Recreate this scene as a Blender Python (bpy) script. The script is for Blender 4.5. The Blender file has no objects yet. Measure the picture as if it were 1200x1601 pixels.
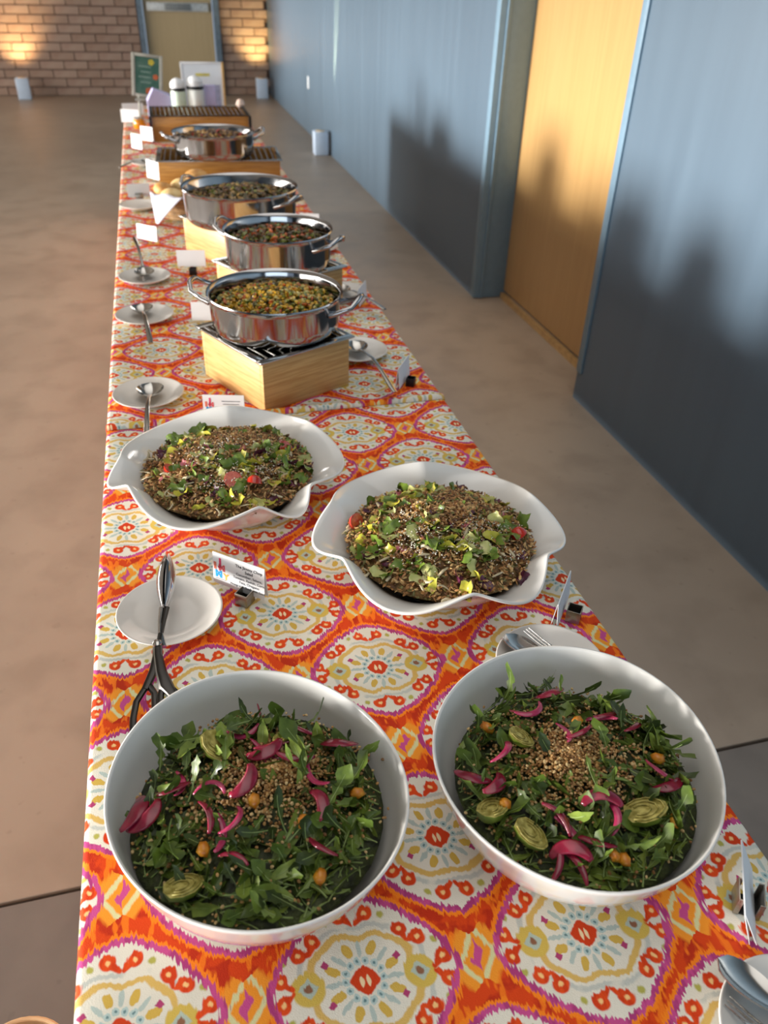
import bpy, bmesh, math, random
from math import sin, cos, pi, radians, sqrt, atan2, hypot
from mathutils import Matrix, Vector, Euler, noise as mnoise

random.seed(7)
R = random.Random(7)
SC = bpy.context.scene
COL = SC.collection
T = 0.745                     # height of the cloth on the table top

# ------------------------------------------------------------------ camera
cam_data = bpy.data.cameras.new('camera')
cam = bpy.data.objects.new('camera', cam_data)
COL.objects.link(cam)
rot = Matrix(((0.96720915, 0.12139788, -0.22308972),
              (-0.25235657, 0.55854148, -0.79015668),
              (0.02868151, 0.82054492, 0.57086198)))
# rows above: world x, y, z of the camera's right, up and back axes
cam.matrix_world = Matrix.Translation((0, 0, 1.573)) @ rot.to_4x4()
cam_data.sensor_fit = 'VERTICAL'
cam_data.sensor_height = 36.0
cam_data.lens = 1226.3 / 1601 * 36.0
cam_data.clip_start = 0.05
cam_data.dof.use_dof = True
cam_data.dof.focus_distance = 1.06
cam_data.dof.aperture_fstop = 5.6
SC.camera = cam

# ------------------------------------------------------------------ world, lights, exposure
world = bpy.data.worlds.new('world')
SC.world = world
world.use_nodes = True
wbg = world.node_tree.nodes['Background']
wbg.inputs[0].default_value = (0.62, 0.78, 1.0, 1)
wbg.inputs[1].default_value = 0.6

def area_light(name, loc, target, sx, sy, power, color, spread=180):
    d = bpy.data.lights.new(name, 'AREA')
    d.shape = 'RECTANGLE'; d.size = sx; d.size_y = sy; d.energy = power; d.color = color
    d.spread = radians(spread)
    o = bpy.data.objects.new(name, d); COL.objects.link(o)
    o.location = loc
    o.rotation_euler = (Vector(target) - Vector(loc)).to_track_quat('-Z', 'Y').to_euler()
    return o
# daylight through the long window of the left wall, and through the window behind the camera
area_light('window_light_left', (-5.9, 4.8, 1.22), (0, 4.8, 1.22), 14.4, 1.5, 760, (1.0, 0.93, 0.84))
# the low hazy sun that comes level through the same window
sun_d = bpy.data.lights.new('low_sun', 'SUN'); sun_d.energy = 8.8; sun_d.angle = radians(11); sun_d.color = (1.0, 0.96, 0.90)
sun = bpy.data.objects.new('low_sun', sun_d); COL.objects.link(sun); sun.location = (-9, 3, 2)
sun.rotation_euler = Vector((cos(radians(2.0)), -0.03, -sin(radians(2.0)))).to_track_quat('-Z', 'Y').to_euler()
area_light('window_light_front', (-1.2, -4.3, 1.8), (-1.2, 0, 1.8), 4.6, 1.9, 75, (0.74, 0.89, 1.0))
area_light('ceiling_light_bank', (0.3, 3.0, 3.3), (0.3, 3.0, 0), 2.0, 8.0, 38, (1.0, 0.97, 0.92), 120)
def spot(name, loc, target, power, angle, blend, color, r=0.02):
    d = bpy.data.lights.new(name, 'SPOT'); d.energy = power; d.color = color
    d.spot_size = radians(angle); d.spot_blend = blend; d.shadow_soft_size = r
    o = bpy.data.objects.new(name, d); COL.objects.link(o); o.location = loc
    o.rotation_euler = (Vector(target) - Vector(loc)).to_track_quat('-Z', 'Y').to_euler()
spot('uplight_beam_back_left', (-1.60, 12.44, 0.27), (-1.62, 12.75, 0.80), 100, 96, 0.9, (1.0, 0.66, 0.30), 0.10)
spot('uplight_beam_back_right', (1.52, 12.44, 0.27), (1.50, 12.75, 0.80), 90, 90, 0.9, (1.0, 0.72, 0.30), 0.10)
spot('uplight_beam_right_wall', (1.60, 8.28, 0.235), (1.655, 8.05, 1.3), 1000, 13, 0.5, (1.0, 0.85, 0.45))

vs = SC.view_settings
vs.view_transform = 'Standard'; vs.look = 'None'; vs.gamma = 1.0; vs.exposure = -0.3
vs.use_curve_mapping = False
SC.cycles.use_denoising = True
SC.cycles.max_bounces = 7
SC.cycles.sample_clamp_indirect = 6.0
SC.cycles.caustics_reflective = False
SC.cycles.caustics_refractive = False

# ------------------------------------------------------------------ helpers: colour and materials
def lin(c):
    return tuple((x/255/12.92 if x/255 <= 0.04045 else ((x/255+0.055)/1.055)**2.4) for x in c) + (1.0,)

def new_mat(name):
    m = bpy.data.materials.new(name); m.use_nodes = True
    nt = m.node_tree
    return m, nt, nt.nodes['Principled BSDF']

def mat(name, rgb, rough=0.5, metal=0.0, var=0.12, scale=30.0, coat=0.0, spec=0.5, bump=0.0, bscale=120.0,
        sss=0.0, stretch=None, rgb2=None, trans=0.0):
    """plain material: base colour broken up by noise in object space"""
    m, nt, p = new_mat(name)
    tc = nt.nodes.new('ShaderNodeTexCoord')
    mp = nt.nodes.new('ShaderNodeMapping'); nt.links.new(tc.outputs['Object'], mp.inputs[0])
    if stretch: mp.inputs['Scale'].default_value = stretch
    nz = nt.nodes.new('ShaderNodeTexNoise'); nz.inputs['Scale'].default_value = scale
    nz.inputs['Detail'].default_value = 3.0
    nt.links.new(mp.outputs[0], nz.inputs['Vector'])
    rp = nt.nodes.new('ShaderNodeValToRGB')
    a = lin(rgb)
    b = lin(rgb2) if rgb2 else tuple(x*(1-2*var) for x in a[:3]) + (1,)
    rp.color_ramp.elements[0].position = 0.35; rp.color_ramp.elements[0].color = b
    rp.color_ramp.elements[1].position = 0.62; rp.color_ramp.elements[1].color = a
    nt.links.new(nz.outputs['Fac'], rp.inputs[0])
    nt.links.new(rp.outputs[0], p.inputs['Base Color'])
    p.inputs['Roughness'].default_value = rough
    p.inputs['Metallic'].default_value = metal
    p.inputs['Specular IOR Level'].default_value = spec
    p.inputs['Coat Weight'].default_value = coat
    p.inputs['Coat Roughness'].default_value = 0.08
    if trans: p.inputs['Transmission Weight'].default_value = trans
    if sss:
        p.inputs['Subsurface Weight'].default_value = sss
        p.inputs['Subsurface Radius'].default_value = (0.004, 0.002, 0.001)
    if bump:
        n2 = nt.nodes.new('ShaderNodeTexNoise'); n2.inputs['Scale'].default_value = bscale
        nt.links.new(mp.outputs[0], n2.inputs['Vector'])
        bp = nt.nodes.new('ShaderNodeBump'); bp.inputs['Strength'].default_value = bump
        bp.inputs['Distance'].default_value = 0.003
        nt.links.new(n2.outputs['Fac'], bp.inputs['Height'])
        nt.links.new(bp.outputs[0], p.inputs['Normal'])
    return m

class X:
    """tiny expression class: builds Math nodes"""
    nt = None
    def __init__(s, sock): s.s = sock
    @staticmethod
    def op(o, *a, clamp=False):
        n = X.nt.nodes.new('ShaderNodeMath'); n.operation = o; n.use_clamp = clamp
        for i, x in enumerate(a):
            if isinstance(x, X): X.nt.links.new(x.s, n.inputs[i])
            else: n.inputs[i].default_value = x
        return X(n.outputs[0])
    def __add__(s, o): return X.op('ADD', s, o)
    __radd__ = __add__
    def __sub__(s, o): return X.op('SUBTRACT', s, o)
    def __rsub__(s, o): return X.op('SUBTRACT', o, s)
    def __mul__(s, o): return X.op('MULTIPLY', s, o)
    __rmul__ = __mul__
    def __truediv__(s, o): return X.op('DIVIDE', s, o)
    def __pow__(s, o): return X.op('POWER', s, o)
    def abs(s): return X.op('ABSOLUTE', s)
    def below(s, edge, soft): return X.op('MULTIPLY_ADD', s, -1.0/soft, edge/soft + 0.5, clamp=True)
    def min(s, o): return X.op('MINIMUM', s, o)
    def max(s, o): return X.op('MAXIMUM', s, o)
def xyz(a, b, c=0.0):
    n = X.nt.nodes.new('ShaderNodeCombineXYZ')
    for i, x in enumerate((a, b, c)):
        if isinstance(x, X): X.nt.links.new(x.s, n.inputs[i])
        else: n.inputs[i].default_value = x
    return n.outputs[0]
def dist(vec, p):
    n = X.nt.nodes.new('ShaderNodeVectorMath'); n.operation = 'DISTANCE'
    X.nt.links.new(vec, n.inputs[0]); n.inputs[1].default_value = (p[0], p[1], 0)
    return X(n.outputs['Value'])
def noise2(vec, detail=2.0, scale=1.0):
    n = X.nt.nodes.new('ShaderNodeTexNoise'); n.noise_dimensions = '2D'
    n.inputs['Scale'].default_value = scale; n.inputs['Detail'].default_value = detail
    X.nt.links.new(vec, n.inputs['Vector'])
    return X(n.outputs['Fac'])
def mixc(fac, a, b):
    n = X.nt.nodes.new('ShaderNodeMix'); n.data_type = 'RGBA'
    if isinstance(fac, X): X.nt.links.new(fac.s, n.inputs[0])
    else: n.inputs[0].default_value = fac
    for k, c in ((6, a), (7, b)):
        if isinstance(c, tuple): n.inputs[k].default_value = c
        else: X.nt.links.new(c, n.inputs[k])
    return n.outputs[2]

def cloth_material(name, ox, oy):
    """printed cotton: half-drop lattice of ikat medallions, magenta and orange ogee bands, all from coordinates in metres"""
    m, nt, p = new_mat(name); X.nt = nt
    uvn = nt.nodes.new('ShaderNodeUVMap'); uvn.uv_map = 'UVMap'
    sep = nt.nodes.new('ShaderNodeSeparateXYZ'); nt.links.new(uvn.outputs[0], sep.inputs[0])
    U, V = X(sep.outputs[0]), X(sep.outputs[1])
    W, Hh = 0.234, 0.276
    u0 = U - ox
    v0 = V - oy + u0*0.04
    # woven streaks along y: every thread group is shifted a little
    streak = noise2(xyz(U*420, V*16), 1.0) - 0.5
    jag = noise2(xyz(U*260, V*40), 2.0) - 0.5
    wob = noise2(xyz(U*45, V*45), 2.0) - 0.5
    v1 = v0 + jag*0.005
    u1 = u0 + wob*0.005
    def cell(c, w): return c - X.op('ROUND', c/w)*w
    ua, va = cell(u1, W), cell(v1, Hh)
    ub, vb = cell(u1 - W/2, W), cell(v1 - Hh/2, Hh)
    def metric(u, v): return (u.abs()/0.096)**1.45 + (v.abs()/0.089)**1.45
    Ma, Mb = metric(ua, va), metric(ub, vb)
    sel = X.op('LESS_THAN', Ma, Mb)
    u = ub + (ua - ub)*sel
    v = vb + (va - vb)*sel
    v = v + u*0.04
    M0 = Ma.min(Mb)
    M = M0 + streak*0.17 + wob*0.06
    fu, fv = u.abs(), v.abs()
    P = xyz(u, v); F = xyz(fu, fv)
    white = lin((226, 222, 208)); magenta = lin((196, 76, 140)); orange = lin((246, 132, 20)); red = lin((214, 66, 8))
    curl = lin((222, 74, 16)); ochre = lin((212, 172, 74)); teal = lin((168, 188, 184)); olive = lin((176, 172, 84)); grey = lin((186, 192, 186))
    mott = noise2(xyz(U*38, V*38), 3.0)
    mott2 = noise2(xyz(U*90, V*28 + 7.0), 2.0)
    # bands outside the medallions
    redvar = mixc(mott.below(0.46, 0.10), red, lin((186, 44, 6)))
    redvar = mixc(mott2.below(0.40, 0.06), redvar, lin((240, 116, 18)))
    c = mixc((M + (mott2 - 0.5)*0.12).below(1.115, 0.02), redvar, orange)
    # junction lozenge between medallions of a row
    ju = (fu - W/2).abs(); jv = fv
    J = ju/0.023 + jv/0.032 + jag*0.35
    c = mixc(J.below(1.55, 0.25), c, lin((240, 150, 40)))
    c = mixc(J.below(1.0, 0.1), c, lin((214, 212, 160)))
    c = mixc(J.below(0.72, 0.1), c, lin((238, 150, 40)))
    c = mixc(J.below(0.36, 0.08), c, magenta)
    magv = mixc(mott2.below(0.5, 0.1), magenta, lin((170, 58, 120)))
    c = mixc(M.below(1.04, 0.02), c, magv)
    # medallion
    inner = white
    tone = noise2(xyz(U*16, V*16), 2.0)
    inner = mixc(tone.below(0.42, 0.3), inner, lin((216, 214, 200)))
    # outer grey-blue ring
    r2 = ((u/0.066)**2.0 + (v/0.056)**2.0)**0.5
    ang = X.op('ARCTAN2', v, u)
    scal = X.op('COSINE', ang*8.0)*0.035 + X.op('COSINE', ang*4.0)*0.05
    ring1 = (r2 + scal*0.6 + wob*0.10 - 1.0).abs()
    gap = noise2(xyz(U*30 + 3, V*30), 1.0)
    inner = mixc(ring1.below(0.045, 0.03)*gap.below(0.56, 0.1)*0.85, inner, grey)
    ring2 = (r2 + scal + wob*0.12 - 0.82).abs()
    inner = mixc(ring2.below(0.058, 0.03)*0.9, inner, ochre)
    # eyes left and right
    E = dist(F, (0.056, 0.0)) + jag*0.004
    inner = mixc(E.below(0.0165, 0.002), inner, lin((208, 180, 84)))
    inner = mixc((ju*0 + (fu - 0.056).abs() + fv).below(0.010, 0.002), inner, lin((176, 192, 180)))
    inner = mixc(E.below(0.0038, 0.0015), inner, lin((140, 96, 70)))
    # eight ochre petals and teal ones between
    rr = ((u*u) + (v*v))**0.5
    k8 = pi/4
    a8 = ang - X.op('ROUND', (ang - pi/8)/k8)*k8 - pi/8
    pet = (((rr - 0.0325)/0.0078)**2.0 + ((a8*rr)/0.0046)**2.0)
    inner = mixc(pet.below(1.0, 0.25), inner, lin((206, 172, 78)))
    a4 = ang - X.op('ROUND', ang/k8)*k8
    pet2 = (((rr - 0.031)/0.0085)**2.0 + ((a4*rr)/0.0026)**2.0)
    inner = mixc(pet2.below(1.0, 0.3)*0.85, inner, teal)
    # bead ring round the heart
    k12 = 2*pi/14
    a12 = ang - X.op('ROUND', ang/k12)*k12
    bead = (((rr - 0.0195)/0.0042)**2.0 + ((a12*rr)/0.0036)**2.0)
    inner = mixc(bead.below(1.0, 0.3), inner, lin((178, 200, 198)))
    inner = mixc((((rr - 0.0195)/0.0016)**2.0 + ((a12*rr)/0.0014)**2.0).below(1.0, 0.4), inner, lin((104, 136, 140)))
    D = (fu/0.0155)**1.25 + (fv/0.0145)**1.25
    inner = mixc(D.below(1.0, 0.12), inner, lin((206, 62, 18)))
    leafm = ((a8*0 + fu - 0.003).abs()/0.0022 + ((v + 0.001)/0.006)**2.0).below(1.0, 0.3)
    inner = mixc(leafm, inner, lin((240, 214, 170)))
    inner = mixc(((fu - 0.036).abs() + (fv - 0.019).abs()).below(0.0045, 0.001), inner, lin((172, 62, 110)))
    inner = mixc(dist(F, (0.030, 0.063)).below(0.0036, 0.002), inner, olive)
    inner = mixc(dist(F, (0.077, 0.0285)).below(0.0036, 0.002), inner, olive)
    # paired curls
    cs = [((0.0135, 0.067), (0.0022, 0.057)), ((0.083, 0.0115), (0.0715, 0.0020)), ((0.0455, 0.0455), (0.0490, 0.0335)), ((0.0615, 0.0340), (0.0510, 0.0325))]
    dm = None
    for (cx_, cy_), (tx, ty) in cs:
        d = dist(F, (cx_, cy_)) - 0.0083
        # tail: capsule
        bx, by = tx - cx_, ty - cy_; L2 = bx*bx + by*by
        ex, ey = cx_ - by*0.45*(1 if bx*cy_ - by*cx_ > 0 else -1), cy_ + bx*0.45*(1 if bx*cy_ - by*cx_ > 0 else -1)
        hh = X.op('MULTIPLY', ((fu - cx_)*bx + (fv - cy_)*by), 1.0/L2, clamp=True)
        tdx = fu - cx_ - hh*bx; tdy = fv - cy_ - hh*by
        tail = ((tdx*tdx + tdy*tdy)**0.5) - (0.0052 - hh*0.0028)
        q = d.min(tail)
        dm = q if dm is None else dm.min(q)
    curlc = mixc(mott2.below(0.5, 0.1), curl, lin((206, 60, 12)))
    inner = mixc((dm + jag*0.004).below(0.0, 0.0016), inner, curlc)
    for (cx_, cy_), _t in cs:
        inner = mixc(dist(F, (cx_*0.995, cy_*0.995)).below(0.0026, 0.0016), inner, lin((244, 196, 130)))
    c = mixc(M.below(0.925, 0.012), c, inner)
    nt.links.new(c, p.inputs['Base Color'])
    p.inputs['Roughness'].default_value = 0.75
    p.inputs['Specular IOR Level'].default_value = 0.25
    bp = nt.nodes.new('ShaderNodeBump'); bp.inputs['Strength'].default_value = 0.25; bp.inputs['Distance'].default_value = 0.001
    wv = noise2(xyz(U*900, V*900), 0.0)
    nt.links.new(wv.s, bp.inputs['Height']); nt.links.new(bp.outputs[0], p.inputs['Normal'])
    return m

# ------------------------------------------------------------------ helpers: geometry
class G:
    """collects shapes into one mesh"""
    def __init__(s): s.v = []; s.f = []; s.m = []
    def add(s, v, f, mi=0, mtx=None):
        o = len(s.v)
        if mtx is not None: v = [mtx @ Vector(p) for p in v]
        s.v += [tuple(p) for p in v]
        s.f += [tuple(i+o for i in q) for q in f]
        s.m += [mi]*len(f)
        return s
    def box(s, c, d, rz=0.0, mi=0, bev=0.0, mtx=None):
        bm = bmesh.new()
        bmesh.ops.create_cube(bm, size=1.0)
        bmesh.ops.scale(bm, vec=d, verts=bm.verts)
        if bev: bmesh.ops.bevel(bm, geom=list(bm.edges), offset=bev, segments=2, affect='EDGES', profile=0.5)
        mt = Matrix.Translation(c) @ Matrix.Rotation(rz, 4, 'Z')
        if mtx is not None: mt = mtx @ mt
        bm.verts.index_update()
        s.add([v.co.copy() for v in bm.verts], [[v.index for v in f.verts] for f in bm.faces], mi, mt)
        bm.free(); return s
    def tube(s, path, rad, n=8, closed=False, mi=0, flat=1.0, up=(0, 0, 1), mtx=None):
        path = [Vector(q) for q in path]; N = len(path)
        rads = rad if isinstance(rad, (list, tuple)) else [rad]*N
        flats = flat if isinstance(flat, (list, tuple)) else [flat]*N
        v = []; f = []
        for i, q in enumerate(path):
            a = path[(i-1) % N] if (closed or i > 0) else q
            b = path[(i+1) % N] if (closed or i < N-1) else q
            t = (b - a).normalized()
            u = Vector(up)
            if abs(t.dot(u)) > 0.97: u = Vector((1, 0, 0)) if abs(t.x) < 0.9 else Vector((0, 1, 0))
            sx = t.cross(u).normalized(); sy = sx.cross(t).normalized()
            for k in range(n):
                an = 2*pi*k/n
                v.append(q + sx*cos(an)*rads[i] + sy*sin(an)*rads[i]*flats[i])
        for i in range(N if closed else N-1):
            j = (i+1) % N
            for k in range(n):
                f.append((i*n+k, i*n+(k+1) % n, j*n+(k+1) % n, j*n+k))
        if not closed:
            f.append(tuple(range(n-1, -1, -1))); f.append(tuple((N-1)*n+k for k in range(n)))
        return s.add(v, f, mi, mtx)
    def lathe(s, prof, n=48, fn=None, mi=0, mtx=None):
        """prof: list of (r, z); fn(theta, i, r, z) -> (r, z)"""
        v = []; f = []; rings = []
        for i, (r, z) in enumerate(prof):
            if r < 1e-6:
                rings.append([len(v)]); v.append((0, 0, z)); continue
            ring = []
            for k in range(n):
                th = 2*pi*k/n
                rr, zz = fn(th, i, r, z) if fn else (r, z)
                ring.append(len(v)); v.append((rr*cos(th), rr*sin(th), zz))
            rings.append(ring)
        for a, b in zip(rings, rings[1:]):
            for k in range(n):
                k2 = (k+1) % n
                if len(a) == 1 and len(b) == 1: continue
                if len(a) == 1: f.append((a[0], b[k], b[k2]))
                elif len(b) == 1: f.append((a[k], b[0], a[k2]))
                else: f.append((a[k], b[k], b[k2], a[k2]))
        return s.add(v, f, mi, mtx)
    def ball(s, c, r, mi=0, mtx=None, sub=1, jitter=0.0, rng=None):
        bm = bmesh.new(); bmesh.ops.create_icosphere(bm, subdivisions=sub, radius=1.0)
        rr = r if isinstance(r, (tuple, list)) else (r, r, r)
        v = []
        for q in bm.verts:
            k = 1 + (rng.uniform(-jitter, jitter) if rng else 0)
            v.append(Vector((q.co.x*rr[0]*k, q.co.y*rr[1]*k, q.co.z*rr[2]*k)))
        mt = Matrix.Translation(c)
        if mtx is not None: mt = mt @ mtx
        bm.verts.index_update()
        s.add(v, [[q.index for q in f.verts] for f in bm.faces], mi, mt); bm.free(); return s
    def mesh(s, name, mats, smooth=True, angle=40):
        me = bpy.data.meshes.new(name)
        me.from_pydata(s.v, [], s.f)
        for m in (mats if isinstance(mats, (list, tuple)) else [mats]): me.materials.append(m)
        me.polygons.foreach_set('material_index', s.m)
        me.polygons.foreach_set('use_smooth', [smooth]*len(s.f))
        me.update()
        bm = bmesh.new(); bm.from_mesh(me); bmesh.ops.recalc_face_normals(bm, faces=bm.faces); bm.to_mesh(me); bm.free()
        if smooth and angle < 180: me.set_sharp_from_angle(angle=radians(angle))
        return me
    def obj(s, name, mats, parent=None, loc=None, rz=None, smooth=True, angle=40):
        return link(name, s.mesh(name, mats, smooth, angle), parent, loc, rz)

def link(name, me, parent=None, loc=None, rz=None):
    o = bpy.data.objects.new(name, me); COL.objects.link(o)
    if parent: o.parent = parent
    if loc is not None: o.location = loc
    if rz is not None:
        o.rotation_euler = (0, 0, rz) if not isinstance(rz, (tuple, list, Euler)) else rz
    return o
def tag(o, label=None, cat=None, group=None, kind=None):
    if label: o['label'] = label
    if cat: o['category'] = cat
    if group: o['group'] = group
    if kind: o['kind'] = kind
    return o
def thing(name, label, cat, loc=(0, 0, 0), rz=0.0, group=None):
    o = link(name, None, None, loc, rz)
    return tag(o, label, cat, group)
def structure(o): o['kind'] = 'structure'; return o
def copy_tree(o, parent=None):
    c = o.copy(); COL.objects.link(c)
    if parent: c.parent = parent
    for ch in list(o.children): copy_tree(ch, c)
    return c
def text_mesh(body, size, font_mat, name, parent, loc, rotm=None, align='CENTER', extrude=0.0001, bold=0.0):
    cu = bpy.data.curves.new(name, 'FONT'); cu.body = body; cu.size = size; cu.align_x = align
    cu.extrude = extrude; cu.offset = bold; cu.resolution_u = 3
    tmp = bpy.data.objects.new(name, cu); COL.objects.link(tmp)
    dg = bpy.context.evaluated_depsgraph_get()
    me = bpy.data.meshes.new_from_object(tmp.evaluated_get(dg))
    bpy.data.objects.remove(tmp)
    me.materials.clear(); me.materials.append(font_mat)
    o = link(name, me, parent, loc)
    if rotm is not None: o.rotation_euler = rotm
    return o

# ------------------------------------------------------------------ materials
M = {}
M['ceramic'] = mat('white_ceramic', (232, 230, 226), 0.12, var=0.01, coat=0.4, spec=0.5)
M['plate'] = mat('white_china', (226, 222, 216), 0.14, var=0.01, coat=0.3)
M['chrome'] = mat('polished_steel', (176, 176, 178), 0.10, 1.0, var=0.03)
M['steel'] = mat('stainless_steel', (196, 194, 190), 0.14, 1.0, var=0.05)
M['brushed'] = mat('brushed_nickel', (170, 162, 150), 0.35, 1.0, var=0.06, stretch=(1, 1, 20))
M['gunmetal'] = mat('dark_gunmetal_handle', (70, 68, 66), 0.28, 1.0, var=0.05)
M['black'] = mat('black_metal', (24, 24, 25), 0.4, 0.3, var=0.05)
M['bamboo'] = mat('bamboo_board', (206, 168, 108), 0.42, var=0.12, scale=8.0, stretch=(1.5, 1.5, 26), rgb2=(184, 142, 84), coat=0.15)
M['bamboo_dark'] = mat('oak_board', (190, 138, 62), 0.42, var=0.12, scale=8.0, stretch=(1.5, 1.5, 26), rgb2=(164, 112, 44), coat=0.15)
M['paper'] = mat('white_card', (238, 240, 242), 0.6, var=0.01)
M['ink'] = mat('grey_ink', (86, 88, 96), 0.7, var=0.02)
M['ink_dark'] = mat('dark_ink', (40, 42, 50), 0.7, var=0.02)
for k, c in dict(pink=(226, 62, 110), salmon=(226, 120, 96), coral=(226, 92, 100), blue=(22, 150, 214), gold=(232, 176, 84)).items():
    M['logo_'+k] = mat('logo_'+k, c, 0.6, var=0.02)

def wall_paint():
    m, nt, p = new_mat('blue_grey_satin_paint'); X.nt = nt
    tc = nt.nodes.new('ShaderNodeTexCoord')
    mp = nt.nodes.new('ShaderNodeMapping'); mp.inputs['Scale'].default_value = (1, 7.0, 0.5)
    nt.links.new(tc.outputs['Object'], mp.inputs[0])
    nz = nt.nodes.new('ShaderNodeTexNoise'); nz.inputs['Scale'].default_value = 1.6; nz.inputs['Detail'].default_value = 3
    nt.links.new(mp.outputs[0], nz.inputs['Vector'])
    c = mixc(X(nz.outputs['Fac']), lin((84, 102, 118)), lin((96, 116, 133)))
    nt.links.new(c, p.inputs['Base Color'])
    r = X(nz.outputs['Fac'])*0.12 + 0.30
    nt.links.new(r.s, p.inputs['Roughness'])
    p.inputs['Specular IOR Level'].default_value = 0.5
    return m
M['wall'] = wall_paint()
M['trim'] = mat('blue_grey_gloss_metal', (118, 146, 166), 0.35, var=0.03)

def wood_veneer(name, a, b, rough=0.3):
    m, nt, p = new_mat(name); X.nt = nt
    tc = nt.nodes.new('ShaderNodeTexCoord')
    mp = nt.nodes.new('ShaderNodeMapping'); mp.inputs['Scale'].default_value = (10, 10, 0.5)
    nt.links.new(tc.outputs['Object'], mp.inputs[0])
    nz = nt.nodes.new('ShaderNodeTexNoise'); nz.inputs['Scale'].default_value = 4; nz.inputs['Detail'].default_value = 5
    nz.inputs['Distortion'].default_value = 0.3
    nt.links.new(mp.outputs[0], nz.inputs['Vector'])
    n3 = nt.nodes.new('ShaderNodeMapping'); n3.inputs['Scale'].default_value = (90, 90, 2)
    nt.links.new(tc.outputs['Object'], n3.inputs[0])
    nz2 = nt.nodes.new('ShaderNodeTexNoise'); nz2.inputs['Scale'].default_value = 4
    nt.links.new(n3.outputs[0], nz2.inputs['Vector'])
    f = X(nz.outputs['Fac'])*0.7 + X(nz2.outputs['Fac'])*0.3
    nt.links.new(mixc(f, lin(a), lin(b)), p.inputs['Base Color'])
    p.inputs['Roughness'].default_value = rough
    p.inputs['Coat Weight'].default_value = 0.3; p.inputs['Coat Roughness'].default_value = 0.25
    return m
M['door'] = wood_veneer('golden_maple_veneer', (172, 134, 82), (202, 164, 110))
M['door_pale'] = wood_veneer('pale_maple_veneer', (180, 158, 118), (206, 184, 142), 0.4)

def concrete(name, a, b, c_):
    m, nt, p = new_mat(name); X.nt = nt
    tc = nt.nodes.new('ShaderNodeTexCoord')
    def nz(sc, det, dis=0.0):
        n = nt.nodes.new('ShaderNodeTexNoise'); n.inputs['Scale'].default_value = sc; n.inputs['Detail'].default_value = det
        n.inputs['Distortion'].default_value = dis
        nt.links.new(tc.outputs['Object'], n.inputs['Vector']); return X(n.outputs['Fac'])
    n1, n2, n3 = nz(0.9, 5, 0.4), nz(5, 6, 0.2), nz(26, 2)
    col = mixc(n1.below(0.5, 0.35), lin(a), lin(b))
    col = mixc(n2.below(0.44, 0.2)*0.45, col, lin(c_))
    col = mixc(n3.below(0.30, 0.05)*0.35, col, lin(c_))
    nt.links.new(col, p.inputs['Base Color'])
    r = n2*0.22 + 0.30
    nt.links.new(r.s, p.inputs['Roughness'])
    p.inputs['Specular IOR Level'].default_value = 0.4
    bp = nt.nodes.new('ShaderNodeBump'); bp.inputs['Strength'].default_value = 0.08; bp.inputs['Distance'].default_value = 0.01
    nt.links.new(n2.s, bp.inputs['Height']); nt.links.new(bp.outputs[0], p.inputs['Normal'])
    return m
M['slab_tan'] = concrete('tan_stained_concrete', (178, 162, 145), (163, 147, 131), (145, 130, 115))
M['slab_grey'] = concrete('grey_concrete', (138, 130, 123), (124, 117, 110), (108, 102, 98))
M['joint'] = mat('dark_joint', (72, 62, 54), 0.9)
M['ceiling'] = mat('ceiling_paint', (150, 146, 140), 0.9, var=0.02)
M['brick'] = mat('brown_brick', (158, 134, 119), 0.85, var=0.1, scale=9, bump=0.4, bscale=60, rgb2=(150, 122, 106))
M['brick_b'] = mat('pale_brick', (166, 143, 128), 0.85, var=0.1, scale=9, bump=0.4, bscale=60, rgb2=(158, 130, 116))
M['mortar'] = mat('dark_mortar', (116, 94, 82), 0.95)
M['plastic_white'] = mat('white_plastic', (224, 228, 232), 0.4, var=0.01)
M['plastic_blue'] = mat('pale_blue_white_plastic', (196, 214, 236), 0.4, var=0.02)
M['glass'] = mat('lens_glass', (250, 220, 170), 0.1, var=0.01)

# ------------------------------------------------------------------ the setting
XW = 1.68
YB = 12.75
fl = structure(G().box((-1.9, 4.2, -0.06), (8.6, 18.0, 0.1)).obj('floor', M['joint'], smooth=False))
def slab(x0, x1, y0, y1, m):
    o = G().box(((x0+x1)/2, (y0+y1)/2, -0.006), (x1-x0-0.010, y1-y0-0.010, 0.012), bev=0.002).obj('concrete_slab', m, fl, smooth=False)
    return o
slab(-6.0, 1.9, 1.0, 12.9, M['slab_tan'])['label'] = 'tan stained concrete slab running to the brick wall'
slab(-6.0, 1.9, -4.6, 1.0, M['slab_grey'])['label'] = 'dark grey concrete slab at the near end'
structure(G().box((-2.0, 4.2, 3.45), (8.6, 18.0, 0.1)).obj('ceiling', M['ceiling'], smooth=False))

wr = structure(G().box((XW+0.12, -0.8, 1.7), (0.24, 7.36, 3.4)).box((XW+0.12, 8.49, 1.7), (0.24, 8.62, 3.4)).box((XW+0.12, 3.53, 2.95), (0.24, 1.30, 0.9)).obj('wall_right', M['wall'], smooth=False))
# corner guards at the door recess
G().box((XW-0.004, 2.858, 1.60), (0.010, 0.042, 2.94), bev=0.002).obj('corner_guard', M['trim'], wr)
g2 = G().box((XW+0.085, 4.176, 1.70), (0.19, 0.012, 3.39), bev=0.002).box((XW-0.004, 4.20, 1.70), (0.010, 0.05, 3.39), bev=0.002)
g2.box((XW+0.035, 4.166, 1.70), (0.018, 0.012, 3.39), bev=0.003).obj('corner_guard', M['trim'], wr)
d1 = structure(G().box((XW+0.20, 3.53, 1.27), (0.05, 1.28, 2.46), bev=0.002).obj('door_1', M['door'], smooth=False))
G().box((XW+0.166, 3.53, 0.016), (0.03, 1.26, 0.032), bev=0.003).obj('door_sweep', mat('pale_wood_strip', (196, 158, 104), 0.4), d1)
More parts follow.
